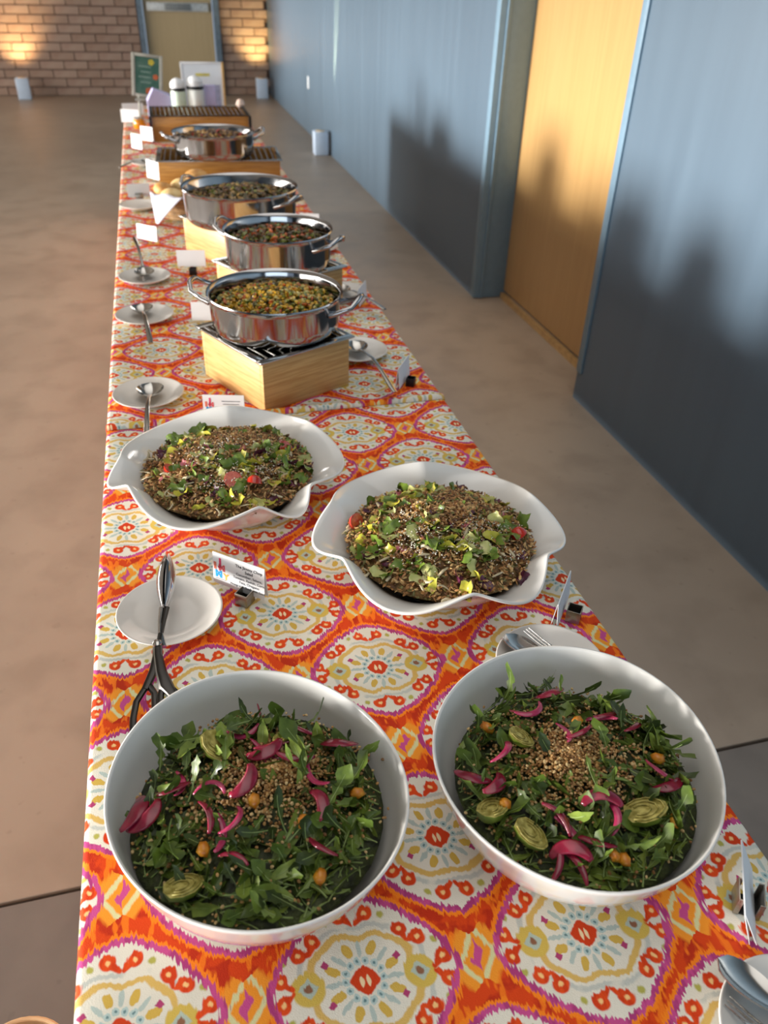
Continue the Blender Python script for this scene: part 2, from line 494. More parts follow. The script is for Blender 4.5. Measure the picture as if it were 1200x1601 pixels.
# outlet far along the wall
ol = thing('wall_outlet', 'small white outlet plate low on the far blue-grey wall', 'outlet', (XW-0.003, 9.58, 0.51), 0)
G().box((0, 0, 0), (0.006, 0.075, 0.12), bev=0.002).obj('cover_plate', M['plastic_white'], ol)
for dz in (-0.028, 0.028): G().box((-0.004, 0, dz), (0.004, 0.034, 0.03), bev=0.001).obj('socket', M['plastic_white'], ol)

# brick wall at the back, single bricks where the picture shows them
wb = structure(G().box((-1.0, YB+0.12, 2.45), (10.0, 0.2, 2.0)).box((-3.3, YB+0.12, 0.73), (6.56, 0.2, 1.46)).box((1.55, YB+0.12, 0.73), (1.10, 0.2, 1.46)).obj('wall_back', M['mortar'], smooth=False))
CH, BL = 0.104, 0.305
protos = []
for i in range(4):
    g = G().box((0, 0, 0), (BL-0.010, 0.05, CH-0.012), bev=0.004)
    protos.append(g.mesh('brick', M['brick'] if i % 2 == 0 else M['brick_b'], False))
def brick_row(x0, x1, k):
    z = CH*(k+0.5)
    x = x0 - (BL/2 if k % 2 else 0)
    while x < x1:
        a, b = max(x, x0), min(x+BL, x1)
        if b-a > 0.06:
            o = link('brick', R.choice(protos), wb, ((a+b)/2, YB+0.004+R.uniform(-0.004, 0.004), z))
            o.scale = ((b-a-0.012)/(BL-0.012), 1, 1)
        x += BL
for k in range(14):
    brick_row(-2.75, -0.045, k); brick_row(1.03, XW, k)
d2 = structure(G().box((0.49, YB+0.05, 1.0), (0.90, 0.05, 2.0), bev=0.003).obj('door_2', M['door_pale'], smooth=False))
fr = G()
fr.box((-0.005, YB+0.0, 1.05), (0.07, 0.14, 2.1)).box((0.99, YB+0.0, 1.05), (0.07, 0.14, 2.1)).box((0.49, YB+0.0, 2.08), (1.06, 0.14, 0.08))
fr.obj('door_frame', mat('grey_blue_frame', (112, 130, 146), 0.4), d2, smooth=False)
G().box((0.49, YB-0.02, 1.05), (0.80, 0.05, 0.10), bev=0.004).obj('push_bar', mat('silver_push_bar', (214, 220, 222), 0.4, 0.2), d2)
G().box((0.49, YB-0.052, 1.05), (0.34, 0.02, 0.075), bev=0.004).obj('push_pad', mat('grey_push_pad', (140, 146, 148), 0.4), d2)
# left wall with its long window and front wall with window, outside the frame (they let the daylight in)
wl = structure(G().box((-6.1, 4.2, 0.2), (0.2, 18, 0.5)).box((-6.1, 4.2, 2.72), (0.2, 18, 1.4)).box((-6.1, -3.6, 1.5), (0.2, 2.2, 2.2)).box((-6.1, 12.7, 1.5), (0.2, 1.2, 2.2)).obj('wall_left', M['wall'], smooth=False))
for i in range(6):
    G().box((-5.88, -2.4+i*2.4, 1.5), (0.06, 0.06, 2.2)).obj('mullion', M['black'], wl, smooth=False)
wf = structure(G().box((-2.0, -4.6, 0.35), (8.6, 0.2, 0.8)).box((-2.0, -4.6, 3.05), (8.6, 0.2, 0.75)).box((1.6, -4.6, 1.7), (1.3, 0.2, 2.2)).obj('wall_front', M['wall'], smooth=False))

def uplight(label, loc, rz, w=0.16, h=0.25):
    t = thing('uplight', label, 'floor light', loc, rz, 'battery uplights on the floor')
    G().box((0, 0, h/2), (w, 0.15, h), bev=0.012).obj('housing', M['plastic_blue'], t)
    G().lathe([(0, h+0.004), (0.045, h+0.004), (0.05, h)], 20).obj('lens', M['glass'], t)
uplight('pale uplight box against the brick wall left of the far door', (-1.60, 12.42, 0), radians(4))
uplight('pale uplight box in the far corner of brick and grey wall', (1.52, 12.42, 0), radians(-4))
uplight('white uplight box on the floor along the grey right wall', (1.585, 8.42, 0), radians(-2), 0.14, 0.215)

# ------------------------------------------------------------------ tables and cloths
X0, X1 = -0.1786, 0.5815
def folding_table(yc):
    t = thing('banquet_table', 'long folding banquet table hidden under the printed cloth', 'table', (0.2015, yc, 0), 0, 'banquet tables end to end')
    G().box((0, 0, 0.724), (0.735, 2.29, 0.034), bev=0.006).obj('table_top', M['plastic_white'], t)
    for sy in (-0.95, 0.95):
        for sx in (-0.28, 0.28):
            G().tube([(sx, sy, 0), (sx, sy, 0.706)], 0.014, 10).obj('leg', M['black'], t)
for yc in (0.40, 2.71, 5.02): folding_table(yc)

def cloth(name, label, y0, y1, z0, m, ystep, seed, hem=False):
    rng = random.Random(seed)
    xs = []
    DROP = 0.60
    nd = 14
    # arclength parameter across: left drop, top, right drop
    prof = []
    for i in range(nd): prof.append(('L', DROP*(1-i/nd)))
    rr = 0.008
    for i in range(4): prof.append(('lc', i/3))
    nt_ = 26
    for i in range(1, nt_): prof.append(('t', i/nt_))
    for i in range(4): prof.append(('rc', i/3))
    for i in range(1, nd+1): prof.append(('R', DROP*i/nd))
    ny = max(2, int((y1-y0)/ystep))
    v = []; uv = []
    ph = rng.uniform(0, 6)
    ys = [y0+(y1-y0)*j/ny for j in range(ny+1)]
    if hem: ys = [y0-0.002, y0-0.001, y0+0.003, y0+0.008, y0+0.012, y0+0.016, y0+0.022] + [q for q in ys if q > y0+0.03]
    for j, y in enumerate(ys):
        lift = 0.0
        if hem and j < 7: lift = (0.0, 0.006, 0.0095, 0.0105, 0.009, 0.005, 0.0008)[j]
        for k, (kind, q) in enumerate(prof):
            wav = sin(y*9+ph) + 0.6*sin(y*17+ph*2)
            if kind == 'L':
                out = 0.012*wav*(q/DROP) + 0.010*q; x, z, U = X0-out, z0-rr-q, X0-rr*0.5-q
            elif kind == 'R':
                out = 0.012*wav*(q/DROP) + 0.010*q; x, z, U = X1+out, z0-rr-q, X1+rr*0.5+q
            elif kind == 'lc': a = q*pi/2; x, z, U = X0+rr*(1-cos(a)), z0-rr+rr*sin(a), X0+rr*q
            elif kind == 'rc': a = (1-q)*pi/2; x, z, U = X1-rr*(1-cos(a)), z0-rr+rr*sin(a), X1-rr*(1-q)
            else:
                x = X0+rr+(X1-X0-2*rr)*q; z = z0; U = x
            if kind not in 'LR':
                z += lift
                w = mnoise.noise(Vector((x*5+seed, y*3, 0)))
                z -= 0.0006*(1-w) if kind == 't' else 0
            v.append((x, y, z)); uv.append((U, y))
    npf = len(prof); f = []
    for j in range(len(ys)-1):
        for k in range(npf-1):
            f.append((j*npf+k, j*npf+k+1, (j+1)*npf+k+1, (j+1)*npf+k))
    g = G().add(v, f)
    me = g.mesh(name, m, True, 180)
    ul = me.uv_layers.new(name='UVMap')
    for lp in me.loops: ul.data[lp.index].uv = uv[lp.vertex_index]
    o = link(name, me)
    return tag(o, label, 'tablecloth', 'printed tablecloths')
cloth('tablecloth', 'orange and magenta medallion cloth under the four white salad bowls', -0.75, 1.5665, T-0.0012, cloth_material('medallion_print_near', 0.100, 0.362), 0.03, 3)
cloth('tablecloth', 'orange and magenta medallion cloth under the steel pans, hem overlapping', 1.568, 6.20, T, cloth_material('medallion_print_far', -0.053, 1.977), 0.04, 8, hem=True)

# ------------------------------------------------------------------ bowls
def interp_polar(samples):
    s = sorted((a % 360, r) for r, a in samples)
    s = [(s[-1][0]-360, s[-1][1])] + s + [(s[0][0]+360, s[0][1])]
    def f(th):
        d = math.degrees(th) % 360
        for (a, r), (b, q) in zip(s, s[1:]):
            if a <= d <= b:
                t = (d-a)/(b-a) if b > a else 0
                t = t*t*(3-2*t)
                return r+(q-r)*t
        return s[0][1]
    N = 144
    co = []
    for n in range(4):
        ca = sum(f(2*pi*k/N)*cos(2*pi*k*n/N) for k in range(N))/N*(1 if n == 0 else 2)
        cb = sum(f(2*pi*k/N)*sin(2*pi*k*n/N) for k in range(N))/N*(1 if n == 0 else 2)
        co.append((ca, cb))
    return lambda th: sum(a*cos(n*th)+b*sin(n*th) for n, (a, b) in enumerate(co))
BOWL_PROFILE = [(0, 0.004), (0.060, 0.003), (0.068, 0.0), (0.077, 0.0025), (0.100, 0.011), (0.123, 0.030), (0.139, 0.055), (0.150, 0.084), (0.1560, 0.108),
                (0.158, 0.1145), (0.1575, 0.1165), (0.1555, 0.1165), (0.1540, 0.1140), (0.147, 0.086), (0.136, 0.058), (0.119, 0.034), (0.097, 0.017), (0.062, 0.010), (0, 0.009)]
BOWLS = []
def salad_bowl(label, loc, polar):
    rf = interp_polar(polar)
    BOWLS.append((loc, rf))
    def fn(th, i, r, z):
        k = rf(th)/0.158
        w = min(1, z/0.10)
        return r*(1+(k-1)*w), z*(1+0.05*sin(th+0.3))
    o = G().lathe(BOWL_PROFILE, 96, fn).obj('salad_bowl', M['ceramic'], None, loc, angle=180)
    return tag(o, label, 'bowl', 'smooth white salad bowls')
B1C = (0.021, 0.529); B2C = (0.370, 0.485)
salad_bowl('smooth white bowl of arugula with a pink onion crescent on its far wall', (B1C[0], B1C[1], T),
           [(0.158, 173), (0.161, 157), (0.163, 138), (0.164, 120), (0.163, 102), (0.158, 83), (0.150, 59), (0.146, 28), (0.151, 6), (0.160, -10), (0.164, -24), (0.165, -38), (0.163, -53), (0.162, -67), (0.161, -81), (0.158, -91), (0.154, -106), (0.151, -120), (0.150, -139), (0.151, -158)])
salad_bowl('smooth white bowl of arugula nearest the right table edge', (B2C[0], B2C[1], T),
           [(0.161, 162), (0.162, 140), (0.161, 119), (0.160, 94), (0.163, 70), (0.166, 50), (0.165, 30), (0.161, 9), (0.157, -13), (0.157, -38), (0.160, -56), (0.161, -71), (0.159, -87), (0.157, -103), (0.156, -116), (0.157, -130), (0.158, -145), (0.158, -164)])

def ruffle_bowl(label, loc, notches, R0, lobes):
    """white bowl with a waved rim: notches stand high and drawn in, lobes droop outward"""
    ns = sorted(a % 360 for a in notches)
    def wave(th):
        d = math.degrees(th) % 360
        for i, a in enumerate(ns):
            b = ns[(i+1) % len(ns)] + (360 if i == len(ns)-1 else 0)
            dd = d if d >= ns[0] else d+360
            if a <= dd <= b:
                t = (dd-a)/(b-a)
                return (0.5-0.5*cos(2*pi*t))**0.72, lobes[i], t
        return 0, 1, 0
    # profile: (radial factor from base 0.085 to rim 1, height factor, wave weight)
    base = [(0, 0.004, 0), (0.070, 0.003, 0), (0.078, 0.0, 0), (0.088, 0.003, 0), (0.112, 0.018, 0.05), (0.135, 0.042, 0.2), (0.155, 0.066, 0.45), (0.175, 0.083, 0.75), (0.192, 0.092, 0.96), (0.1955, 0.0945, 1.0),
            (0.1950, 0.0975, 1.0), (0.1915, 0.0975, 1.0), (0.174, 0.088, 0.75), (0.153, 0.071, 0.45), (0.132, 0.048, 0.2), (0.108, 0.024, 0.05), (0.085, 0.010, 0), (0.05, 0.008, 0), (0, 0.008, 0)]
    def fn(th, i, r, z):
        w, amp, t = wave(th)
        k = base[i][2]
        rr = r*(1 + k*((R0/0.195)*(0.915+0.115*w*amp) - 1))
        return rr, z + k*(0.011 - 0.022*w)
    prof = [(a, b) for a, b, c in base]
    o = G().lathe(prof, 168, fn).obj('ruffled_bowl', M['ceramic'], None, loc, angle=180)
    return tag(o, label, 'bowl', 'ruffled white salad bowls')
R1C = (0.054, 1.235); R2C = (0.361, 0.955)
ruffle_bowl('ruffled white bowl of chopped salad near the left table edge', (R1C[0], R1C[1], T), [-157, -79, -46, 26, 84, 172], 0.203, [1.0, 0.75, 1.0, 0.9, 1.15, 1.0])
ruffle_bowl('ruffled white bowl of chopped salad near the right table edge', (R2C[0], R2C[1], T), [-160, -92, -42, 12, 82, 150], 0.198, [0.95, 1.0, 0.95, 1.1, 1.0, 1.0])

# ------------------------------------------------------------------ salad ingredients
def leafmat(name, a, b, rough=0.35):
    m = mat(name, a, rough, var=0.2, scale=60, rgb2=b, coat=0.12, spec=0.4)
    return m
LEAFM = [leafmat('arugula_dark', (62, 78, 26), (44, 58, 20), 0.45), leafmat('arugula_mid', (92, 112, 38), (64, 84, 28), 0.45), leafmat('arugula_light', (132, 150, 66), (98, 120, 46), 0.45)]
STEMM = leafmat('arugula_stem', (150, 168, 104), (122, 146, 80))
def leaf_mesh(kind, rng):
    """arugula leaf: stem along +x, lobed blade, curled in z"""
    L = rng.uniform(0.044, 0.066)
    if kind == 0: ws = [.0009, .0010, .0012, .0045, .0022, .0070, .0032, .0100, .0085, .0095, .0050, .0006]
    elif kind == 1: ws = [.0010, .0012, .0022, .0050, .0070, .0085, .0100, .0105, .0095, .0075, .0040, .0005]
    else: ws = [.0009, .0009, .0010, .0011, .0050, .0028, .0085, .0045, .0115, .0120, .0070, .0008]
    n = len(ws); v = []; f = []
    c1, c2 = rng.uniform(-0.9, 1.4), rng.uniform(-0.9, 0.9)
    fold = rng.uniform(0.1, 0.6); tw = rng.uniform(-0.8, 0.8)
    x = y = z = 0; a = 0; b = 0
    for i, w in enumerate(ws):
        t = i/(n-1)
        w *= L/0.055*0.72
        tilt = tw*t
        for s, q in ((-1, w), (-0.5, w*0.5), (0, 0), (0.5, w*0.5), (1, w)):
            zz = fold*abs(q)+(0.0012*sin(i*2.1+s*2) if abs(s) == 1 else 0)
            dy = q*(1 if s > 0 else -1)
            v.append((x, y+dy*cos(tilt)-zz*sin(tilt), z+dy*sin(tilt)+zz*cos(tilt)))
        st = L/(n-1)
        a += c1/(n-1); b += c2/(n-1)
        x += st*cos(a)*cos(b); y += st*sin(b); z += st*sin(a)
    for i in range(n-1):
        for k in range(4): f.append((i*5+k, i*5+k+1, (i+1)*5+k+1, (i+1)*5+k))
    g = G().add(v, f, 0)
    g.tube([Vector(v[i*5+2])+Vector((0, 0, -0.0002)) for i in range(0, n-2)], [0.0010*(1-0.07*i) for i in range(n-2)], 5, mi=1)
    return g.mesh('arugula_leaf', [LEAFM[rng.choice((0, 1, 1, 2, 2))], STEMM], True, 180)
LEAVES = [leaf_mesh((0, 2, 0, 2, 1)[i % 5], R) for i in range(20)]
ONM = [mat('pickled_onion_pink', (186, 56, 98), 0.22, var=0.2, scale=60, rgb2=(156, 36, 76), coat=0.4, sss=0.15),
       mat('pickled_onion_deep', (150, 26, 58), 0.22, var=0.2, scale=60, rgb2=(122, 18, 46), coat=0.4, sss=0.1)]
def onion_mesh(rad, span, wid, thick, m, twist=0.0):
    n = 12; pts = []; rr = []
    for i in range(n+1):
        t = i/n; a = (t-0.5)*span
        pts.append((rad*sin(a), rad*(1-cos(a)), 0.006*sin(t*pi)*twist))
        rr.append(max(0.0006, wid*(sin(pi*(0.06+0.88*t)))**0.6))
    return G().tube(pts, rr, 8, flat=thick/wid).mesh('onion_strip', ONM[m], True, 180)
ONIONS = [onion_mesh(0.020, 2.4, 0.0036, 0.0013, 0, 1), onion_mesh(0.030, 1.6, 0.0042, 0.0014, 0, -1), onion_mesh(0.016, 3.0, 0.0032, 0.0013, 0, 1.4),
          onion_mesh(0.024, 1.9, 0.0075, 0.0014, 1, 1), onion_mesh(0.040, 1.1, 0.0040, 0.0013, 1, 0.6)]
GRAIN = [mat('toasted_grain', (196, 150, 90), 0.5, var=0.2, scale=80), mat('pale_grain', (222, 190, 134), 0.5, var=0.15, scale=80), mat('brown_grain', (150, 106, 58), 0.5, var=0.2, scale=80)]
ICO = None
def ico():
    bm = bmesh.new(); bmesh.ops.create_icosphere(bm, subdivisions=1, radius=1.0); bm.verts.index_update()
    r = ([v.co.copy() for v in bm.verts], [tuple(v.index for v in f.verts) for f in bm.faces]); bm.free(); return r
ICOV, ICOF = ico()
OCTV = [Vector(q) for q in ((1, 0, 0), (0.4, 0.9, 0.1), (-0.5, 0.8, -0.1), (-1, 0, 0.1), (-0.4, -0.9, 0), (0.5, -0.8, 0.1), (0, 0, 1), (0, 0, -1))]
OCTF = [(i, (i+1) % 6, 6) for i in range(6)] + [((i+1) % 6, i, 7) for i in range(6)]
def scatter_bits(name, n, place, dims, mats, rng, flake=False, weights=None):
    g = G(); V, F = (OCTV, OCTF) if flake else (ICOV, ICOF)
    for _ in range(n):
        p = place(rng)
        if p is None: continue
        k = rng.uniform(0.7, 1.3)
        mt = Matrix.Translation(p) @ Euler((rng.uniform(-0.9, 0.9), rng.uniform(-0.9, 0.9), rng.uniform(0, 6.3))).to_matrix().to_4x4() @ Matrix.Diagonal((dims[0]*k, dims[1]*k, dims[2]*k, 1))
        g.add(V, F, rng.choices(range(len(mats)), weights)[0], mt)
    return g.obj(name, mats, smooth=not flake)

DARKGREEN = mat('salad_underlayer', (66, 76, 30), 0.6, var=0.3, scale=70, rgb2=(30, 36, 16), bump=1.0, bscale=160)
SPROUT = [mat('sprout_outer', (122, 134, 46), 0.35, var=0.2, scale=40, rgb2=(92, 110, 36), coat=0.3), mat('sprout_cut', (196, 184, 104), 0.5, var=0.2, scale=160, rgb2=(140, 128, 52))]
SQUASH = mat('roasted_squash', (224, 158, 40), 0.4, var=0.2, scale=60, rgb2=(196, 112, 24), coat=0.3)
def sprout_meshes():
    prof = [(0, -0.016), (0.009, -0.013), (0.0125, -0.004), (0.012, 0.006), (0.008, 0.013), (0.004, 0.017), (0.0015, 0.0175)]
    v = []; f = []; n = 9
    for r, z in prof:
        for k in range(n):
            a = pi*k/(n-1); v.append((max(r, 0.0005)*cos(a), z, max(r, 0.0005)*sin(a)*0.95))
    for i in range(len(prof)-1):
        for k in range(n-1): f.append((i*n+k, i*n+k+1, (i+1)*n+k+1, (i+1)*n+k))
    outer = G().add(v, f).mesh('sprout_leaves', SPROUT[0], True, 180)
    g = G(); v = []; f = []
    m = len(prof)
    for i, (r, z) in enumerate(prof):
        for k in range(7):
            t = k/6*2-1
            v.append((max(r, 0.0005)*t, z, -0.0008*(k % 2)))
    for i in range(m-1):
        for k in range(6): f.append((i*7+k, i*7+k+1, (i+1)*7+k+1, (i+1)*7+k))
    g.add(v, f)
    # leaf layers seen on the cut face
    for j in range(3):
        s_ = 0.86-0.24*j
        g.tube([(r*s_*sg, z*s_-0.001*j, -0.0012) for sg in (1, -1) for r, z in (prof[1:-1] if sg == 1 else prof[-2:0:-1])], 0.0007, 4)
    return outer, g.mesh('sprout_cut_face', SPROUT[1], True, 180)
SPO, SPC = sprout_meshes()
def sprout(label, loc, rot, group, s=1.0):
    o = link('brussels_sprout_half', SPO, None, loc, rot); o.scale = (s, s, s)
    tag(o, label, 'sprout', group)
    link('cut_face', SPC, o)
def squash_mesh(rng):
    return G().ball((0, 0, 0), (0.0095, 0.007, 0.006), sub=1, jitter=0.16, rng=rng).mesh('squash_piece', SQUASH, True, 180)
SQM = [squash_mesh(R) for _ in range(3)]

def mound(name, c, rx, zc, ze, z_low, m, label, seed, amp=0.006, rf=None, tuck=0.62):
    """heap surface plus its function; bits are laid on it"""
    def h(x, y):
        d = hypot(x-c[0], y-c[1])/rx
        return ze + (zc-ze)*max(0, 1-d*d)
    v = [(c[0], c[1], zc)]; f = []
    nr, na = 10, 36
    for i in range(1, nr+1):
        for k in range(na):
            a = 2*pi*k/na; r = rx*i/nr*(rf(a) if rf else 1)
            x, y = c[0]+r*cos(a), c[1]+r*sin(a)
            z = h(x, y)+mnoise.noise(Vector((x*60+seed, y*60, 0)))*amp - 0.004
            v.append((x, y, z))
    for k in range(na): f.append((0, 1+k, 1+(k+1) % na))
    for i in range(nr-1):
        for k in range(na): f.append((1+i*na+k, 1+(i+1)*na+k, 1+(i+1)*na+(k+1) % na, 1+i*na+(k+1) % na))
    # tuck down to a point
    b = len(v); v.append((c[0], c[1], z_low))
    ring = []
    for k in range(na):
        a = 2*pi*k/na; ring.append(len(v)); v.append((c[0]+rx*tuck*cos(a), c[1]+rx*tuck*sin(a), z_low+0.002))
    o0 = 1+(nr-1)*na
    for k in range(na):
        f.append((o0+k, o0+(k+1) % na, ring[(k+1) % na], ring[k])); f.append((ring[k], ring[(k+1) % na], b))
    o = G().add(v, f).obj(name, m, angle=180)
    tag(o, label, 'salad', None, 'stuff')
    return h

INNER = [(0.009, 0.062), (0.017, 0.097), (0.034, 0.119), (0.058, 0.136), (0.086, 0.147), (0.114, 0.154), (0.3, 0.40)]
def in_bowl(p, bowl):
    """is the point clear of the inner wall of that smooth bowl"""
    loc, rf = bowl
    dx, dy, z = p[0]-loc[0], p[1]-loc[1], p[2]-loc[2]
    k = rf(atan2(dy, dx))/0.158
    for (za, ra), (zb, rb) in zip(INNER, INNER[1:]):
        if z <= zb:
            return hypot(dx, dy) < (ra+(rb-ra)*max(0, z-za)/(zb-za))*k-0.003
    return True
def fits(o_mesh, mt, bowl):
    return all(in_bowl(mt @ o_mesh.vertices[i].co, bowl) for i in range(0, len(o_mesh.vertices), 3))
def where(dx, dy, rx, which):
    """words for a place in a bowl"""
    d = hypot(dx, dy)/rx
    a = int(((math.degrees(atan2(dy, dx))+22.5) % 360)//45)
    side = ('right', 'far right', 'far', 'far left', 'left', 'near left', 'near', 'near right')[a]
    return ('in the middle of the %s' if d < 0.16 else 'between middle and %s side of the %%s' % side if d < 0.55 else 'at the %s edge of the %%s' % side) % which
LB, RB = 'left smooth bowl', 'right smooth bowl'
def green_salad(c, which, seed, onions, sprouts, squashes, grain_c, rf=None):
    rng = random.Random(seed)
    RX = 0.139
    zc, ze = T+0.108, T+0.082
    h = mound('arugula_salad', c, RX, zc-0.004, ze-0.004, T+0.018, DARKGREEN, 'dark dressed greens packed at the bottom of the %s' % which, seed, 0.006, rf or (lambda a: 0.965), 0.56)
    grp = 'arugula leaves in the %s' % which
    bowl = BOWLS[0 if which == LB else 1]
    def leaf_pose(low, me):
      for _try in range(30):
        while True:
            r = RX*0.97*sqrt(rng.random() if rng.random() < 0.62 else rng.uniform(0.62, 0.98)); a = rng.uniform(0, 2*pi)
            x, y = c[0]+r*cos(a), c[1]+r*sin(a)
            if low or hypot(x-grain_c[0], y-grain_c[1]) > 0.048 or rng.random() < 0.14: break
        for _ in range(60):
            az = rng.uniform(0, 2*pi)
            if hypot(x+0.058*cos(az)-c[0], y+0.058*sin(az)-c[1]) < RX*0.97: break
        s = rng.uniform(0.65, 1.0) if low else rng.uniform(0.8, 1.2)
        z = h(x, y)+(rng.uniform(-0.004, 0.001) if low else rng.uniform(0.001, 0.009))
        e = Euler((rng.gauss(0, 0.5), rng.gauss(-0.05, 0.28 if not low else 0.12), az))
        if fits(me, Matrix.Translation((x, y, z)) @ e.to_matrix().to_4x4() @ Matrix.Scale(s, 4), bowl): break
      return (x, y, z), e, s
    # under layer of leaves too hidden to be picked apart
    g = G()
    for i in range(330):
        me = rng.choice(LEAVES)
        p, e, s = leaf_pose(True, me)
        mt = Matrix.Translation(p) @ e.to_matrix().to_4x4() @ Matrix.Scale(s, 4)
        o_ = len(g.v)
        g.v += [tuple(mt @ q.co) for q in me.vertices]
        mi = LEAFM.index(me.materials[0])
        for f_ in me.polygons: g.f.append(tuple(q+o_ for q in f_.vertices)); g.m.append(mi if f_.material_index == 0 else 3)
    tag(g.obj('arugula_leaves', LEAFM+[STEMM], angle=180), 'lower tangle of dark arugula leaves in the %s' % which, 'salad', None, 'stuff')
    for i in range(148):
        me = rng.choice(LEAVES)
        p, e, s = leaf_pose(False, me)
        o = link('arugula_leaf', me, None, p, e)
        o.scale = (s, s, s)
        tag(o, '%s arugula leaf %s' % (('dark green', 'mid green', 'light green')[LEAFM.index(o.data.materials[0])], where(p[0]-c[0], p[1]-c[1], RX, which)), 'leaf', grp)
    for (x, y, k, az, s) in onions:
        o = link('onion_strip', ONIONS[k], None, (x, y, h(x, y)+0.017), Euler((rng.uniform(-0.35, 0.35), rng.uniform(-0.3, 0.3), az)))
        s *= 1.03; o.scale = (s, s, s)
        tag(o, '%s pink onion strip %s' % (('tightly curled', 'thin curved', 'hooked', 'broad dark', 'narrow dark')[k], where(x-c[0], y-c[1], RX, which)), 'onion', 'pickled onion strips in the %s' % which)
    for i, (x, y, az, s, up) in enumerate(sprouts):
        sprout('halved brussels sprout in the %s, %s' % (which, SPL[which][i]), (x, y, h(x, y)+0.018), Euler((pi+up if up < 1 else up, 0.25, az)), 'sprout halves in the %s' % which, s*1.06)
    for (x, y) in squashes:
        o = link('squash_piece', rng.choice(SQM), None, (x, y, h(x, y)+0.013), Euler((rng.uniform(-.5, .5), rng.uniform(-.5, .5), rng.uniform(0, 6))))
        tag(o, 'orange roasted squash piece %s' % where(x-c[0], y-c[1], RX, which), 'squash', 'squash pieces in the %s' % which)
    def place(g):
        q = g.random()
        if q < 0.88:
            r = abs(g.gauss(0, 0.045)); a = g.uniform(0, 2*pi); x, y = grain_c[0]+r*cos(a)*1.25, grain_c[1]+r*sin(a)
        else:
            r = RX*0.95*sqrt(g.random()); a = g.uniform(0, 2*pi); x, y = c[0]+r*cos(a), c[1]+r*sin(a)
        if hypot(x-c[0], y-c[1]) > RX: return None
        return (x, y, h(x, y)+(g.uniform(0.004, 0.016)*(1-0.4*hypot(x-grain_c[0], y-grain_c[1])/0.06) if q < 0.88 else g.uniform(0.004, 0.011)))
    o = scatter_bits('toasted_grain', 3600, place, (0.0021, 0.0016, 0.0015), GRAIN, rng, False, (5, 3, 3))
    tag(o, 'toasted grain strewn over the %s' % which, 'grain', None, 'stuff')
SPL = {LB: ['at the far left', 'at the near left', 'toward the middle'], RB: ['standing at the left', 'cut face up at the near left', 'green and whole-backed at the right', 'pale beside the grain']}
green_salad((0.019, 0.520), LB, 21,
    [(0.036, 0.561, 3, 0.3, 1.0), (0.056, 0.556, 1, 2.9, 1.0), (0.044, 0.570, 4, 0.2, 1.0), (0.030, 0.575, 1, 1.7, 0.8), (0.064, 0.548, 4, -0.2, 1.0), (-0.100, 0.530, 3, 1.2, 1.2), (-0.092, 0.518, 3, 0.6, 1.0),
     (-0.066, 0.541, 3, 0.1, 0.9), (-0.056, 0.552, 1, 1.5, 0.8), (-0.025, 0.534, 0, 2.8, 0.9), (0.011, 0.526, 3, 0.9, 1.0), (-0.031, 0.500, 4, 1.75, 1.0), (-0.018, 0.478, 1, 1.4, 0.9), (-0.004, 0.484, 0, 0.9, 0.9),
     (0.083, 0.489, 3, 1.6, 0.9), (0.071, 0.443, 4, -0.9, 0.9), (0.112, 0.561, 3, -0.5, 1.1), (0.079, 0.524, 1, -1.1, 0.9), (0.016, 0.600, 1, 0.3, 0.9), (0.078, 0.590, 4, -0.5, 0.8), (-0.010, 0.452, 4, 2.5, 0.8)],
    [(-0.018, 0.592, 0.5, 1.15, 0.3), (-0.062, 0.440, 1.9, 1.1, 0.2), (0.055, 0.585, 2.5, 0.7, 0.2)],
    [(0.015, 0.508), (0.067, 0.420), (0.122, 0.502), (-0.040, 0.470), (0.06, 0.475)], (0.040, 0.545))
green_salad((0.368, 0.477), RB, 37,
    [(0.382, 0.575, 3, 0.1, 0.9), (0.419, 0.533, 1, 2.8, 1.0), (0.436, 0.528, 4, 0.2, 0.9), (0.457, 0.507, 4, 0.5, 0.9), (0.296, 0.505, 0, 0.9, 1.15), (0.384, 0.506, 4, 0.2, 0.8), (0.372, 0.515, 1, 1.5, 0.8), (0.270, 0.470, 3, 0.7, 0.9), (0.247, 0.488, 3, -0.6, 1.0),
     (0.368, 0.426, 3, 2.8, 1.0), (0.376, 0.403, 0, 1.3, 1.1), (0.318, 0.418, 4, 1.9, 1.0), (0.326, 0.400, 1, 1.8, 1.0), (0.316, 0.386, 3, 2.7, 1.0), (0.300, 0.376, 4, 1.0, 0.9), (0.340, 0.384, 4, -0.7, 1.0), (0.318, 0.370, 4, 1.8, 0.9), (0.446, 0.440, 0, -0.9, 1.0), (0.452, 0.424, 3, 0.1, 0.9), (0.345, 0.548, 0, 0.3, 1.0), (0.335, 0.552, 4, -0.3, 0.8)],
    [(0.257, 0.450, 2.3, 1.15, 0.35), (0.284, 0.412, 0.5, 1.1, 0.15), (0.408, 0.405, 1.4, 1.3, 2.9), (0.318, 0.522, 0.9, 0.9, 0.3)],
    [(0.272, 0.452), (0.366, 0.366), (0.440, 0.393), (0.462, 0.465), (0.291, 0.553), (0.392, 0.530), (0.356, 0.372)], (0.365, 0.490))
